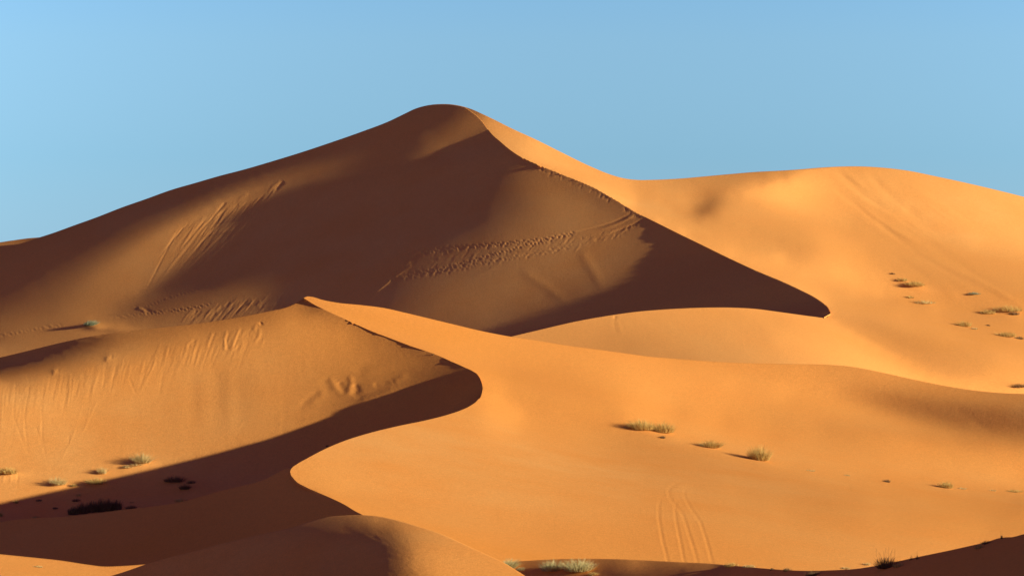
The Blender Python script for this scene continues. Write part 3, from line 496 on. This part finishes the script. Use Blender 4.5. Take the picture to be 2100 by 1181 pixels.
# ------------------------------------------------------------------ materials
def nd(nt, kind, **kw):
    n = nt.nodes.new(kind)
    for k, v in kw.items(): setattr(n, k, v)
    return n
def sand_material():
    m = bpy.data.materials.new('sand'); m.use_nodes = True; nt = m.node_tree; b = nt.nodes['Principled BSDF']; L = nt.links.new
    b.inputs['Roughness'].default_value = 1.0; b.inputs['Specular IOR Level'].default_value = 0.0
    geo = nd(nt, 'ShaderNodeNewGeometry')
    def noise(scale, det, rough=.5):
        n = nd(nt, 'ShaderNodeTexNoise'); n.inputs['Scale'].default_value = scale; n.inputs['Detail'].default_value = det; n.inputs['Roughness'].default_value = rough
        L(geo.outputs['Position'], n.inputs['Vector']); return n
    big, mid, fine, grain = noise(.012, 3), noise(.10, 5, .6), noise(2.2, 6, .7), noise(9.0, 3, .8)
    def mix(fac, a, b_, blend='MIX'):
        x = nd(nt, 'ShaderNodeMix', data_type='RGBA', blend_type=blend)
        if isinstance(fac, float): x.inputs[0].default_value = fac
        else: L(fac, x.inputs[0])
        for i, c in ((6, a), (7, b_)):
            if isinstance(c, tuple): x.inputs[i].default_value = c+(1,)
            else: L(c, x.inputs[i])
        return x.outputs[2]
    def ramp(src, lo, hi):
        r = nd(nt, 'ShaderNodeMapRange'); r.inputs[1].default_value = lo; r.inputs[2].default_value = hi; L(src, r.inputs[0]); return r.outputs[0]
    c = mix(ramp(big.outputs[0], .35, .65), (.735, .258, .042), (.765, .322, .076))
    c = mix(ramp(mid.outputs[0], .35, .75), c, (.750, .272, .052))
    sp = nd(nt, 'ShaderNodeSeparateXYZ'); L(geo.outputs['Position'], sp.inputs[0])          # the far dunes are of paler sand, with slight haze put into its colour
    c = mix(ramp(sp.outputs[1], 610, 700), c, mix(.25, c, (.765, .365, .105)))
    v1 = nd(nt, 'ShaderNodeMapRange'); v1.inputs[1].default_value = .25; v1.inputs[2].default_value = .75; v1.inputs[3].default_value = .93; v1.inputs[4].default_value = 1.07; L(fine.outputs[0], v1.inputs[0])
    v2 = nd(nt, 'ShaderNodeMapRange'); v2.inputs[1].default_value = .25; v2.inputs[2].default_value = .75; v2.inputs[3].default_value = .78; v2.inputs[4].default_value = 1.22; L(grain.outputs[0], v2.inputs[0])
    mu = nd(nt, 'ShaderNodeMath', operation='MULTIPLY'); L(v1.outputs[0], mu.inputs[0]); L(v2.outputs[0], mu.inputs[1])
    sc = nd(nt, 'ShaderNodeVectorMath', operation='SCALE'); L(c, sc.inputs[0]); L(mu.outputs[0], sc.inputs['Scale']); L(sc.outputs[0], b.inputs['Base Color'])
    bm = nd(nt, 'ShaderNodeBump'); bm.inputs['Strength'].default_value = .5; bm.inputs['Distance'].default_value = .06; L(fine.outputs[0], bm.inputs['Height'])
    b2 = nd(nt, 'ShaderNodeBump'); b2.inputs['Strength'].default_value = .7; b2.inputs['Distance'].default_value = .018; L(grain.outputs[0], b2.inputs['Height']); L(bm.outputs[0], b2.inputs['Normal'])
    L(b2.outputs[0], b.inputs['Normal']); return m
SAND = sand_material()

# ------------------------------------------------------------------ dune meshes
def world_pts(u, v, D): return np.stack([(u-CU)/FPX*D, D, (CV-v)/FPX*D+CAMZ], -1)
def cols(u0, u1, fine=(), step=2.0):
    a = [u0]+list(np.arange(max(u0, -130), min(u1, 2560), step))+[u1]
    a += list(np.arange(-430, -130, 14.0))+list(np.arange(2240, 2560, 14.0))
    for c in fine: a += list(np.arange(c-16, c+16, 0.5))
    a = np.array(sorted(set(np.round(a, 2)))); return a[(a >= u0) & (a <= u1)]
def grid_faces(nu, nv, off=0):
    i, j = np.meshgrid(np.arange(nu-1), np.arange(nv-1), indexing='ij'); a = off+i*nv+j
    return np.stack([a, a+1, a+nv+1, a+nv], -1).reshape(-1, 4)
def mesh_obj(name, verts, faces, mat, label=None, kind='structure'):
    me = bpy.data.meshes.new(name); me.vertices.add(len(verts)); me.vertices.foreach_set('co', verts.astype(np.float32).ravel())
    me.loops.add(faces.size); me.loops.foreach_set('vertex_index', faces.astype(np.int32).ravel())
    me.polygons.add(len(faces)); me.polygons.foreach_set('loop_start', np.arange(0, faces.size, 4, dtype=np.int32)); me.polygons.foreach_set('loop_total', np.full(len(faces), 4, np.int32))
    me.polygons.foreach_set('use_smooth', np.ones(len(faces), bool)); me.update(calc_edges=True); me.validate()
    me.materials.append(mat); o = bpy.data.objects.new(name, me); scene.collection.objects.link(o)
    o['kind'] = kind
    if label: o['label'] = label
    return o
SHEETS = []
def block(us, top, bot, F, R, nrow, back=None, front=None):
    """one strip of dune surface between two traced edges; back: lee side behind the top edge; front: foot below the bottom edge"""
    t = np.linspace(0, 1, nrow); vt, vb = top(us), bot(us); vb = np.maximum(vb, vt+.2)
    U = np.repeat(us[:, None], nrow, 1); V = vt[:, None]+(vb-vt)[:, None]*t[None]
    D = F.dist(U, V)
    D = D - R.at(U, V); P = world_pts(U, V, D); parts = [P]; SHEETS.append(P[::2, ::2].reshape(-1, 3))
    if back == 'lee':
        p0 = P[:, :1]; s = np.array([70, 50, 34, 22, 14, 8, 4, 1.6, .5])[None, :]
        Q = np.repeat(p0, s.shape[1], 1).copy(); Q[..., 1] += s; Q[..., 2] -= 0.10*s*np.minimum(s/8, 1)+.38*np.maximum(s-8, 0)+.02*s; parts.insert(0, Q)
    elif back == 'tuck':
        Q = P[:, :1].copy(); Q[..., 1] += .8; Q[..., 2] -= .35; parts.insert(0, Q)
    if front == 'foot':
        p0 = P[:, -1:]; s = np.array([3, 8, 16, 30])[None, :]
        Q = np.repeat(p0, 4, 1).copy(); Q[..., 1] -= s; Q[..., 2] -= .35*s; parts.append(Q)
    elif front and front.startswith('bank'):
        s = np.array([.6, 1.6, 3.2, 6, 10])[None, :]*(np.clip((1640-us)/80, .02, 1) if front == 'bank to tip' else np.clip((us-790)/60, .02, 1) if front == 'bank from mound' else np.ones_like(us))[:, None]; Q = np.repeat(P[:, -1:], 5, 1).copy(); Q[..., 1] -= s*.9; Q[..., 2] -= s*.8; parts.append(Q)
    elif front == 'tuck':
        Q = P[:, -1:].copy(); Q[..., 1] += .8; Q[..., 2] -= .6; parts.append(Q)
    P = np.concatenate(parts, 1); return P.reshape(-1, 3), P.shape[0], P.shape[1]
def build(name, label, blocks):
    vs, fs, off = [], [], 0
    for b in blocks:
        P, nu, nv = block(**b); vs.append(P); fs.append(grid_faces(nu, nv, off)); off += len(P)
    return mesh_obj(name, np.concatenate(vs), np.concatenate(fs), SAND, label)
pw = lambda c, f, g: (lambda u: np.where(np.asarray(u) <= c, f(u), g(u)))
lin = lambda *a: (lambda u: np.interp(u, a[0::2], a[1::2]))
df_top = pw(955, skyline, crest1w)
def df_bot(u):
    return np.interp(u, (-130, 0, 300, 623, 760, 1050, 1300, 1500, 1600, 1660, 1690, 1703), (800, 780, 720, 660, 690, 745, 700, 660, 654, 652, 650.5, 643.2))
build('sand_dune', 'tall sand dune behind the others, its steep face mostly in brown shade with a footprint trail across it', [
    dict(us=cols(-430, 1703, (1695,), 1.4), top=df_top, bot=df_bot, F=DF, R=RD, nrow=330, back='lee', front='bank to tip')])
build('sand_dune', 'broad sunlit dune flank reaching from the tall crest to the rounded summit at the right edge', [
    dict(us=cols(952, 1703, (1695,)), top=lambda u: np.minimum(skyline(u), crest1w(u)), bot=lambda u: crest1w(u), F=MR, R=RM, nrow=110, back='lee', front='tuck'),
    dict(us=cols(1703, 2560), top=skyline, bot=split1, F=MR, R=RM, nrow=200, back='lee'),
    dict(us=cols(1040, 2560, (1695,)), top=pw(1703, tiplow1, split1), bot=lambda u: np.interp(u, (1040, 1300, 1703, 2240), (760, 790, 800, 850)), F=MR, R=RM, nrow=90, back=None, front='bank')])
def em_bot(u): return np.where(np.asarray(u) < 800, turn3(u), np.interp(u, (800, 960, 1300, 1750, 2000, 2560), (1098, 1205, 1215, 1225, 1180, 1130)))
build('sand_dune', 'bright curving dune flank in front of the tall dune, sweeping down to the shrub line and tyre tracks', [
    dict(us=cols(623, 990, (985,)), top=ftop, bot=crest3w, F=EM, R=RE, nrow=80, back='lee', front='tuck'),
    dict(us=cols(990, 2560), top=ftop, bot=split3, F=EM, R=RE, nrow=150, back='lee'),
    dict(us=cols(595, 2560, (985, 602)), top=pw(990, low3, split3), bot=em_bot, F=EM, R=RE, nrow=220, back=None, front='bank from mound')])
ls_top = pw(623, ltop, crest3w)
def ls_bot(u): return np.interp(u, (-130, 0, 300, 595, 700, 820, 945, 985, 990), (1130, 1115, 1090, 1010, 950, 915, 880, 850, 830))
build('sand_dune', 'nearer dune face streaked with slip marks, lit at the left and shadowed along its foot', [
    dict(us=cols(-430, 990, (985, 626), 1.4), top=ls_top, bot=ls_bot, F=LS, R=RL, nrow=280, back='lee', front='bank')])
build('sand_dune', 'low shaded dune slope in the lower left below the dark bushes', [
    dict(us=cols(-430, 800, (602,)), top=pw(595, jtop, turn3), bot=lambda u: np.interp(u, (-130, 300, 800), (1215, 1215, 1160)), F=JS, R=RJ, nrow=100, front='foot')])
build('sand_flat', 'pinkish sunlit strip of sand in the bottom left corner', [
    dict(us=cols(-430, 360), top=ktop, bot=lambda u: u*0+1240.0, F=KS, R=RK, nrow=50, back='lee', front='foot')])
build('sand_dune', 'small rounded dune at the bottom edge, dark on its left and lit on its right', [
    dict(us=cols(150, 1140), top=itop, bot=lambda u: itop(u)*0+1270.0, F=IM, R=RI, nrow=100, back='lee', front='foot')])
build('sand_dune', 'shaded near sand ridge along the bottom right edge', [
    dict(us=cols(960, 2560), top=htop, bot=lambda u: htop(u)*0+1280.0, F=HR, R=RH, nrow=90, back='lee', front='foot')])
build('sand_dune', 'sliver of a farther dune showing at the left edge of the skyline', [
    dict(us=cols(-430, 200), top=btop, bot=lambda u: btop(u)+90, F=BK, R=RB, nrow=40, back='lee')])
# desert floor: one sheet that runs under and between the dunes and on to the horizon
def ground():
    xs = np.concatenate([-np.geomspace(9000, 330, 22), np.arange(-320, 321, 4.0), np.geomspace(330, 9000, 22)])
    ys = np.concatenate([np.linspace(-250, 260, 22), np.arange(270, 1301, 4.0), np.geomspace(1320, 16000, 26)])
    X, Y = np.meshgrid(xs, ys, indexing='ij'); wave = 2.2*np.sin(X*.011+Y*.006)+1.8*np.sin(X*-.007+Y*.013+1)+3.0
    low = np.full(X.shape, np.inf)
    for P in SHEETS:                                   # lowest dune surface over each cell
        ix = np.clip(np.searchsorted(xs, P[:, 0]), 1, len(xs)-1); iy = np.clip(np.searchsorted(ys, P[:, 1]), 1, len(ys)-1)
        for a in (0, 1):
            for b in (0, 1): np.minimum.at(low, (ix-a, iy-b), P[:, 2])
    m = low.copy()
    for dx in (-1, 0, 1):
        for dy in (-1, 0, 1): m = np.minimum(m, np.roll(np.roll(low, dx, 0), dy, 1))
    known = np.isfinite(m); Z = np.where(known, m-.5, wave); fix = known.copy(); fix[:4] = fix[-4:] = True; fix[:, :4] = fix[:, -4:] = True
    fix |= (np.abs(X) > 700) | (Y > 1900) | (Y < 60); A = fix; 
    for k in range(2600):                              # slopes settle smoothly between the dunes
        N = Z.copy(); N[1:-1, 1:-1] = .25*(Z[2:, 1:-1]+Z[:-2, 1:-1]+Z[1:-1, 2:]+Z[1:-1, :-2]); Z = np.where(A, Z, N)
    Z = Z + np.where(known, 0, .25*np.sin(X*.21+Y*.09)+.2*np.sin(Y*.17-X*.05)) - np.where(known, 0, .5)
    # nearest dune surface in every direction from the eye, so the fill between dunes never stands higher than the crests in front of it
    near = np.full((300, 170), np.inf)
    for P in SHEETS:
        a = ((CU+FPX*P[:, 0]/P[:, 1]+150)/8).astype(int); b = ((CV-FPX*(P[:, 2]-CAMZ)/P[:, 1])/8).astype(int); ok = (a >= 0) & (a < 300) & (b >= 0) & (b < 170)
        np.minimum.at(near, (a[ok], b[ok]), P[ok, 1])
    far = near.copy()
    for dx in (-1, 0, 1):
        for dy in (-2, -1, 0, 1): far = np.maximum(far, np.roll(np.roll(near, dx, 0), dy, 1))
    for rep in range(3):
        U = CU+FPX*X/np.maximum(Y, 1); V = CV-FPX*(Z-CAMZ)/np.maximum(Y, 1); ui = np.clip(((U+150)/8).astype(int), 0, 299)
        live = (U > -130) & (U < 2235) & (Y > 300) & (Y < 9000)
        for k in range(260):
            vi = (V/8).astype(int); seen = live & (V < 1240) & (far[ui, np.clip(vi, 0, 169)] > Y+np.where(known, 5, -3)); V = np.where(seen, V+4, V)
        Z2 = np.where(live, np.minimum(Z, CAMZ-(V-CV)/FPX*Y), Z)
        if rep < 2:
            for k in range(30):
                N = Z2.copy(); N[1:-1, 1:-1] = .25*(Z2[2:, 1:-1]+Z2[:-2, 1:-1]+Z2[1:-1, 2:]+Z2[1:-1, :-2]); Z2 = np.where(A, Z2, np.minimum(N, Z2+.3))
        Z = Z2
    Z = np.where(Y > 1300, np.minimum(Z, 6.0), Z)
    mesh_obj('ground', np.stack([X, Y, Z], -1).reshape(-1, 3), grid_faces(len(xs), len(ys)), SAND, 'desert floor between and beyond the dunes')
ground()

# ------------------------------------------------------------------ desert grass and shrubs
def leaf_mat(name, c1, c2):
    m = bpy.data.materials.new(name); m.use_nodes = True; nt = m.node_tree; b = nt.nodes['Principled BSDF']; L = nt.links.new
    b.inputs['Roughness'].default_value = .8; b.inputs['Specular IOR Level'].default_value = .15
    g = nd(nt, 'ShaderNodeNewGeometry'); r = nd(nt, 'ShaderNodeMix', data_type='RGBA'); r.inputs[6].default_value = c1+(1,); r.inputs[7].default_value = c2+(1,)
    L(g.outputs['Random Per Island'], r.inputs[0]); L(r.outputs[2], b.inputs['Base Color']); return m
MATS = dict(straw=leaf_mat('dry_grass', (.40, .26, .07), (.68, .50, .19)), olive=leaf_mat('olive_grass', (.30, .16, .03), (.72, .48, .13)),
            green=leaf_mat('green_grass', (.34, .26, .07), (.72, .58, .24)), dark=leaf_mat('dark_twigs', (.09, .045, .018), (.26, .15, .055)), sage=leaf_mat('sage_leaves', (.17, .20, .09), (.38, .38, .20)))
def tuft(n, w, h, seed, spread=.5, up=.75, lean=(0.0, 0.0), width=.020, stalks=0, twig=False):
    """many tapering bent blades rising from a low mat; w across, h high, metres"""
    r = np.random.default_rng(seed); vs, fs = [], []
    for k in range(n+stalks):
        st = k >= n; rad = w*(.5 if n > 150 else .36)*r.uniform(0, 1)**(.6 if n > 60 else .9)*(.8 if st else 1); a = r.uniform(0, 2*PI); bx, by = rad*math.cos(a)*.75, rad*math.sin(a)*.6
        L = h*(r.uniform(1.2, 1.7) if st else r.uniform(.35, 1.0)*(1-.45*(2*rad/w)**2)); out = spread*(2*rad/w)+r.uniform(-.25, .25); a2 = a+r.uniform(-.7, .7)
        dx, dy = math.cos(a2)*out+lean[0], math.sin(a2)*out+lean[1]
        if st: dx *= .3; dy *= .3
        t = r.uniform(0, 2*PI); wx, wy = math.cos(t)*width*(.6 if st else r.uniform(.6, 1.3)), math.sin(t)*width
        bend = r.uniform(.1, .7); off = len(vs); segs = 3; x, y, z = bx, by, -.06
        for i in range(segs+1):
            f = i/segs; ww = (1-f*.8) if not twig else 1-.5*f
            vs += [(x-wx*ww, y-wy*ww, z), (x+wx*ww, y+wy*ww, z)]
            jx, jy = (r.uniform(-.25, .25), r.uniform(-.25, .25)) if twig else (0, 0)
            s_ = L/segs; x += (dx*(1+bend*f)+jx)*s_; y += (dy*(1+bend*f)+jy)*s_; z += s_*max(.15, up-(abs(dx)+abs(dy))*.25*f)
        for i in range(segs): fs.append((off+2*i, off+2*i+1, off+2*i+3, off+2*i+2))
    for k in range(n//2):                              # short leafy scraps that close the middle
        rr = w*(.42 if n > 150 else .28)*math.sqrt(r.uniform(0, 1)); a = r.uniform(0, 2*PI); c = np.array([rr*math.cos(a), rr*math.sin(a)*.7, h*r.uniform(0, .5)*(1-(2*rr/w)**2)])
        d1 = r.normal(size=3); d1 *= width*2.2/np.linalg.norm(d1); d2 = r.normal(size=3); d2 -= d1*np.dot(d1, d2)/np.dot(d1, d1); d2 *= width*1.2/np.linalg.norm(d2); off = len(vs)
        vs += [tuple(c-d1), tuple(c+d2), tuple(c+d1), tuple(c-d2)]; fs.append((off, off+1, off+2, off+3))
    return vs, fs
count = [0]
def plant(name, label, F, u, v, wpx, hpx, mat, group=None, n=150, F_R=None, cat='shrub', **kw):
    count[0] += 1; D = float(F.dist(u, v)); 
    if F_R is not None: D -= float(F_R.at(np.array([u]), np.array([v]))[0])
    w, h = wpx*D/FPX*1.12, hpx*D/FPX*1.4; n = int(n*2.4); kw['spread'] = kw.get('spread', .5)*1.25; vs, fs = tuft(n, w, h, 100+count[0], width=kw.pop('width', max(.014, .30*D/FPX)), **kw)
    me = bpy.data.meshes.new(name); me.from_pydata(vs, [], fs); me.materials.append(MATS[mat]); o = bpy.data.objects.new(name, me); scene.collection.objects.link(o)
    P = world_pts(np.array([float(u)]), np.array([float(v)]), np.array([D]))[0]; o.location = tuple(P); o['label'] = label; o['category'] = cat
    if group: o['group'] = group
    return o
GL, GF, GR, GB, GS = 'dry tufts at the foot of the slip-marked dune', 'shrubs along the low crest of the bright dune', 'grass clumps on the far right slope', 'grass along the bottom edge ridge', 'dark bushes in the shaded hollow'
W = -.25
plant('dry_grass_tuft', 'straw tuft cut by the left picture edge above a patch of scraped sand', LS, 17, 970, 42, 17, 'olive', GL, 220, RL, 'grass', lean=(W, 0))
plant('dry_grass_tuft', 'spiky pale tuft with a long thin shadow, lowest lit one beside the shadow edge', LS, 119, 993, 34, 20, 'straw', GL, 170, RL, 'grass')
plant('dry_grass_tuft', 'low faint tuft right of the spiky pale tuft, just inside the shade', LS, 152, 996, 22, 6, 'olive', GL, 60, RL, 'grass')
plant('dry_grass_tuft', 'small pale tuft with a stubby shadow above the half-shaded clump', LS, 209, 970, 22, 16, 'straw', GL, 120, RL, 'grass')
plant('shrub', 'half-shaded clump whose top just catches the sun on the shadow edge', LS, 200, 991, 50, 15, 'olive', GL, 240, RL, lean=(W, 0))
plant('dry_grass_tuft', 'little flat tuft between the stubby tuft and the tallest pale tuft', LS, 262, 958, 24, 7, 'straw', GL, 70, RL, 'grass')
plant('dry_grass_tuft', 'tallest pale tuft, highest of the row beside the shadow edge', LS, 291, 948, 38, 24, 'straw', GL, 260, RL, 'grass', spread=.7)
plant('dry_grass_tuft', 'thin dry fringe trailing below the tallest pale tuft toward the shadow', LS, 281, 953, 34, 6, 'straw', GL, 80, RL, 'grass')
plant('shrub', 'broad dark bush to the right in the shaded hollow, wider than its neighbour below', LS, 358, 987, 50, 15, 'dark', GS, 260, RL, lean=(.1, 0))
plant('shrub', 'compact dark bush just below and right of the broad one', LS, 379, 1002, 24, 13, 'dark', GS, 170, RL)
plant('shrub', 'thin dark twigs on the right end of the broad shaded bush', LS, 392, 990, 30, 8, 'dark', GS, 60, RL)
plant('shrub', 'olive scrap of a bush above the left part of the long dark thicket', LS, 156, 1027, 18, 8, 'dark', GS, 80, RL)
plant('shrub', 'wispy low twigs uppermost in the shade, above the small olive scrap', LS, 162, 1016, 20, 6, 'olive', GS, 40, RL)
plant('shrub', 'small low bush alone in the shade midway between the thicket and the left edge', LS, 80, 1027, 16, 6, 'dark', GS, 60, RL)
plant('shrub', 'tiny dark bush left of the long thicket, at mid height in the shade', LS, 113, 1043, 14, 6, 'dark', GS, 50, RL)
plant('shrub', 'pale-tipped bush on the shadow edge nearest the left picture side', LS, 33, 1031, 16, 9, 'olive', GS, 60, RL)
plant('shrub', 'sparse olive sprigs left of the thicket on the lip of the near slope', LS, 72, 1061, 30, 6, 'olive', GS, 50, RL)
plant('shrub', 'yellowish sprig cut by the left picture edge in the shade', LS, 2, 1058, 8, 12, 'olive', GS, 40, RL)
for k, (u, v, w, h, t) in enumerate(((151, 1056, 26, 15, 'leftmost and lowest bush of the long dark thicket'), (169, 1054, 28, 20, 'second bush from the left in the long dark thicket'), (187, 1051, 26, 21, 'bush left of the middle of the long dark thicket'),
        (205, 1050, 28, 24, 'tallest bush, in the middle of the long dark thicket'), (223, 1048, 28, 21, 'bush right of the tallest one in the long dark thicket'), (239, 1046, 24, 18, 'rightmost bush of the long dark thicket'))):
    plant('shrub', t, LS, u, v-2, w, h, 'dark', 'bushes of the long dark thicket', 330, RL, spread=.2, up=.95)
plant('shrub', 'small dark bush just right of the long dark thicket', LS, 269, 1042, 26, 9, 'dark', GS, 120, RL)
plant('shrub', 'faint flat twigs above the small bush right of the thicket', LS, 271, 1030, 18, 4, 'olive', GS, 30, RL)
plant('shrub', 'low olive bush on the lip of the near slope, farthest right in the hollow', LS, 372, 1027, 34, 8, 'olive', GS, 110, RL)
plant('shrub', 'grey-green bush with a dark shadow on the small crest before the tall dune', DF, 184, 667, 30, 13, 'sage', None, 300, RD, lean=(.5, 0), spread=.4)
# crest of the bright dune
FS = lambda *a, **k: plant(*a, **k)
FS('shrub', 'wide olive shrub at the upper left end of the line, on an eroded sand hummock', EM, 1316, 880, 60, 20, 'olive', GF, n=420, F_R=RE, lean=(W, 0), up=.95)
FS('shrub', 'bushy olive shrub touching the right side of the wide one', EM, 1360, 886, 46, 25, 'olive', GF, n=380, F_R=RE)
FS('shrub', 'small dark sprig at the foot of the two touching shrubs', EM, 1359, 898, 16, 7, 'dark', GF, n=60, F_R=RE)
FS('shrub', 'low flat sprig just left of the wide olive shrub', EM, 1286, 877, 22, 5, 'straw', GF, n=50, F_R=RE)
FS('shrub', 'round spiky shrub between the touching pair and the tallest shrub', EM, 1458, 917, 44, 19, 'olive', GF, n=340, F_R=RE, spread=.8)
FS('shrub', 'tallest upright shrub of the line, brushlike, casting a pointed shadow', EM, 1557, 943, 46, 28, 'olive', GF, n=460, F_R=RE, spread=.4, up=.9)
FS('shrub', 'flat dry sprig midway along the dune crest right of the tallest shrub', EM, 1737, 975, 22, 4, 'straw', GF, n=50, F_R=RE)
FS('shrub', 'dry wisps right of the tallest shrub on the low crest', EM, 1660, 965, 40, 4, 'straw', GF, n=60, F_R=RE)
FS('shrub', 'small reddish-brown bush on the crest left of the tyre marks', EM, 1818, 988, 15, 8, 'dark', GF, n=90, F_R=RE)
FS('shrub', 'rounded shrub with a long dark shadow near the right end of the line', EM, 1940, 1000, 30, 17, 'olive', GF, n=300, F_R=RE, lean=(-.15, 0))
FS('shrub', 'dry wisps trailing right from the rounded shrub', EM, 1972, 1002, 26, 5, 'straw', GF, n=70, F_R=RE)
FS('shrub', 'low dry clump at the right picture edge on the bright dune crest', EM, 2078, 1008, 44, 7, 'olive', GF, n=140, F_R=RE)
FS('shrub', 'faint dry wisps left of the low clump at the right picture edge', EM, 2035, 1006, 26, 4, 'straw', GF, n=50, F_R=RE)
# far right slope
for (u, v, w, h, m, n, t) in ((1876, 586, 46, 13, 'olive', 260, 'long clump, upper left one of the far right slope'), (1850, 576, 26, 9, 'olive', 100, 'small dark-footed clump touching the left end of the upper long clump'),
        (1830, 562, 18, 4, 'dark', 40, 'tiny dark sprig highest up, left above the long clump'), (1893, 622, 56, 9, 'straw', 160, 'thin dry clump below the upper long clump'), (1866, 611, 20, 7, 'olive', 70, 'dark-footed left end of the thin dry clump'),
        (1998, 603, 30, 6, 'sage', 110, 'low grey sprig alone above the right edge cluster'), (2068, 638, 66, 15, 'olive', 260, 'widest clump of the right edge cluster, on a sand hummock'), (2026, 643, 36, 11, 'olive', 150, 'clump at the left end of the right edge cluster with a dark shadow'),
        (2080, 645, 24, 9, 'dark', 90, 'dark low clump in front of the widest right edge clump'), (1977, 669, 34, 14, 'olive', 200, 'pointed clump with a thin shadow, leftmost below the right edge cluster'), (1998, 675, 24, 5, 'straw', 60, 'dry fringe right of the pointed clump'),
        (2026, 668, 14, 4, 'dark', 40, 'tiny dark sprig between the cluster and the dark-footed clump'), (2063, 690, 46, 13, 'olive', 240, 'dark-footed clump right of the pointed clump'), (2091, 695, 18, 8, 'dark', 80, 'small dark clump beside the right picture edge'),
        (2090, 793, 34, 10, 'dark', 130, 'brown clump alone at the right picture edge, lowest on the far slope')):
    plant('grass_clump', t, MR, u, v, w, h, m, GR, n, RM, 'grass', lean=(-.2, 0))
# bottom ridge
for (F, RR, u, v, w, h, m, n, t, kw) in ((HR, RH, 1043, 1164, 36, 24, 'green', 300, 'green tuft beside the rounded dune, left end of the bottom ridge', dict(lean=(.3, 0))), (HR, RH, 1068, 1168, 22, 9, 'green', 90, 'short green tuft right of the leftmost ridge tuft', dict(lean=(.3, 0))),
        (HR, RH, 1133, 1169, 52, 26, 'green', 420, 'left one of the two large green tufts on the bottom ridge', dict()), (HR, RH, 1187, 1170, 66, 29, 'green', 560, 'right and larger one of the two large green tufts on the bottom ridge', dict(spread=.7)),
        (HR, RH, 1218, 1178, 26, 9, 'olive', 110, 'low olive fringe right of the larger green tuft', dict()), (HR, RH, 1500, 1161, 34, 11, 'olive', 180, 'dry clump left on the ridge crest below the tyre tracks', dict(stalks=6)), (HR, RH, 1536, 1162, 30, 8, 'straw', 120, 'low dry fringe right of the dry clump below the tyre tracks', dict()),
        (HR, RH, 1583, 1168, 12, 6, 'dark', 50, 'tiny dark sprig in the dip of the ridge', dict()), (HR, RH, 1614, 1170, 16, 10, 'dark', 90, 'small dark round bush in the dip of the ridge', dict()), (HR, RH, 1668, 1180, 34, 14, 'dark', 200, 'dark bush cut by the bottom picture edge', dict()),
        (HR, RH, 1818, 1164, 44, 26, 'dark', 230, 'dark twiggy bush with tall stalks breaking the ridge line', dict(stalks=14, twig=True)), (HR, RH, 1842, 1162, 24, 12, 'olive', 80, 'low sprig right of the dark twiggy bush', dict(stalks=3)),
        (HR, RH, 1868, 1148, 8, 10, 'dark', 14, 'first lone stalks right of the dark twiggy bush', dict(stalks=3)), (HR, RH, 1881, 1146, 7, 12, 'dark', 14, 'second and taller lone stalks right of the dark twiggy bush', dict(stalks=3)),
        (HR, RH, 2008, 1124, 22, 12, 'olive', 70, 'dark stalky sprig on the rising right end of the ridge', dict(stalks=6, twig=True)), (HR, RH, 2024, 1114, 26, 9, 'dark', 90, 'low dark sprig right of the stalky one on the rising ridge', dict(stalks=3)),
        (HR, RH, 2054, 1104, 5, 10, 'dark', 26, 'lone bare stalk highest on the right end of the ridge', dict(stalks=3, spread=.2)), (EM, RE, 1733, 1165, 24, 5, 'straw', 130, 'dry flattened grass behind the ridge, left of the twiggy bush', dict()), (EM, RE, 1778, 1158, 22, 8, 'straw', 60, 'dry flattened grass touching the left of the twiggy bush', dict())):
    plant('grass_tuft', t, F, u, v, w, h, m, GB, n, RR, 'grass', **kw)
plant('grass_tuft', 'faint dry grass flattened on the sunlit strip in the bottom left corner', KS, 76, 1162, 26, 5, 'straw', None, 90, RK, 'grass')
plant('twig', 'short dark stick poking out of the crest of the slip-marked dune', LS, 888, 728, 3, 7, 'dark', None, 3, RL, 'twig', spread=.1, lean=(.35, 0), width=.05)
plant('shrub', 'lone dark speck of a bush on the shaded slope beside the curved crest', LS, 671, 915, 8, 4, 'dark', None, 30, RL)
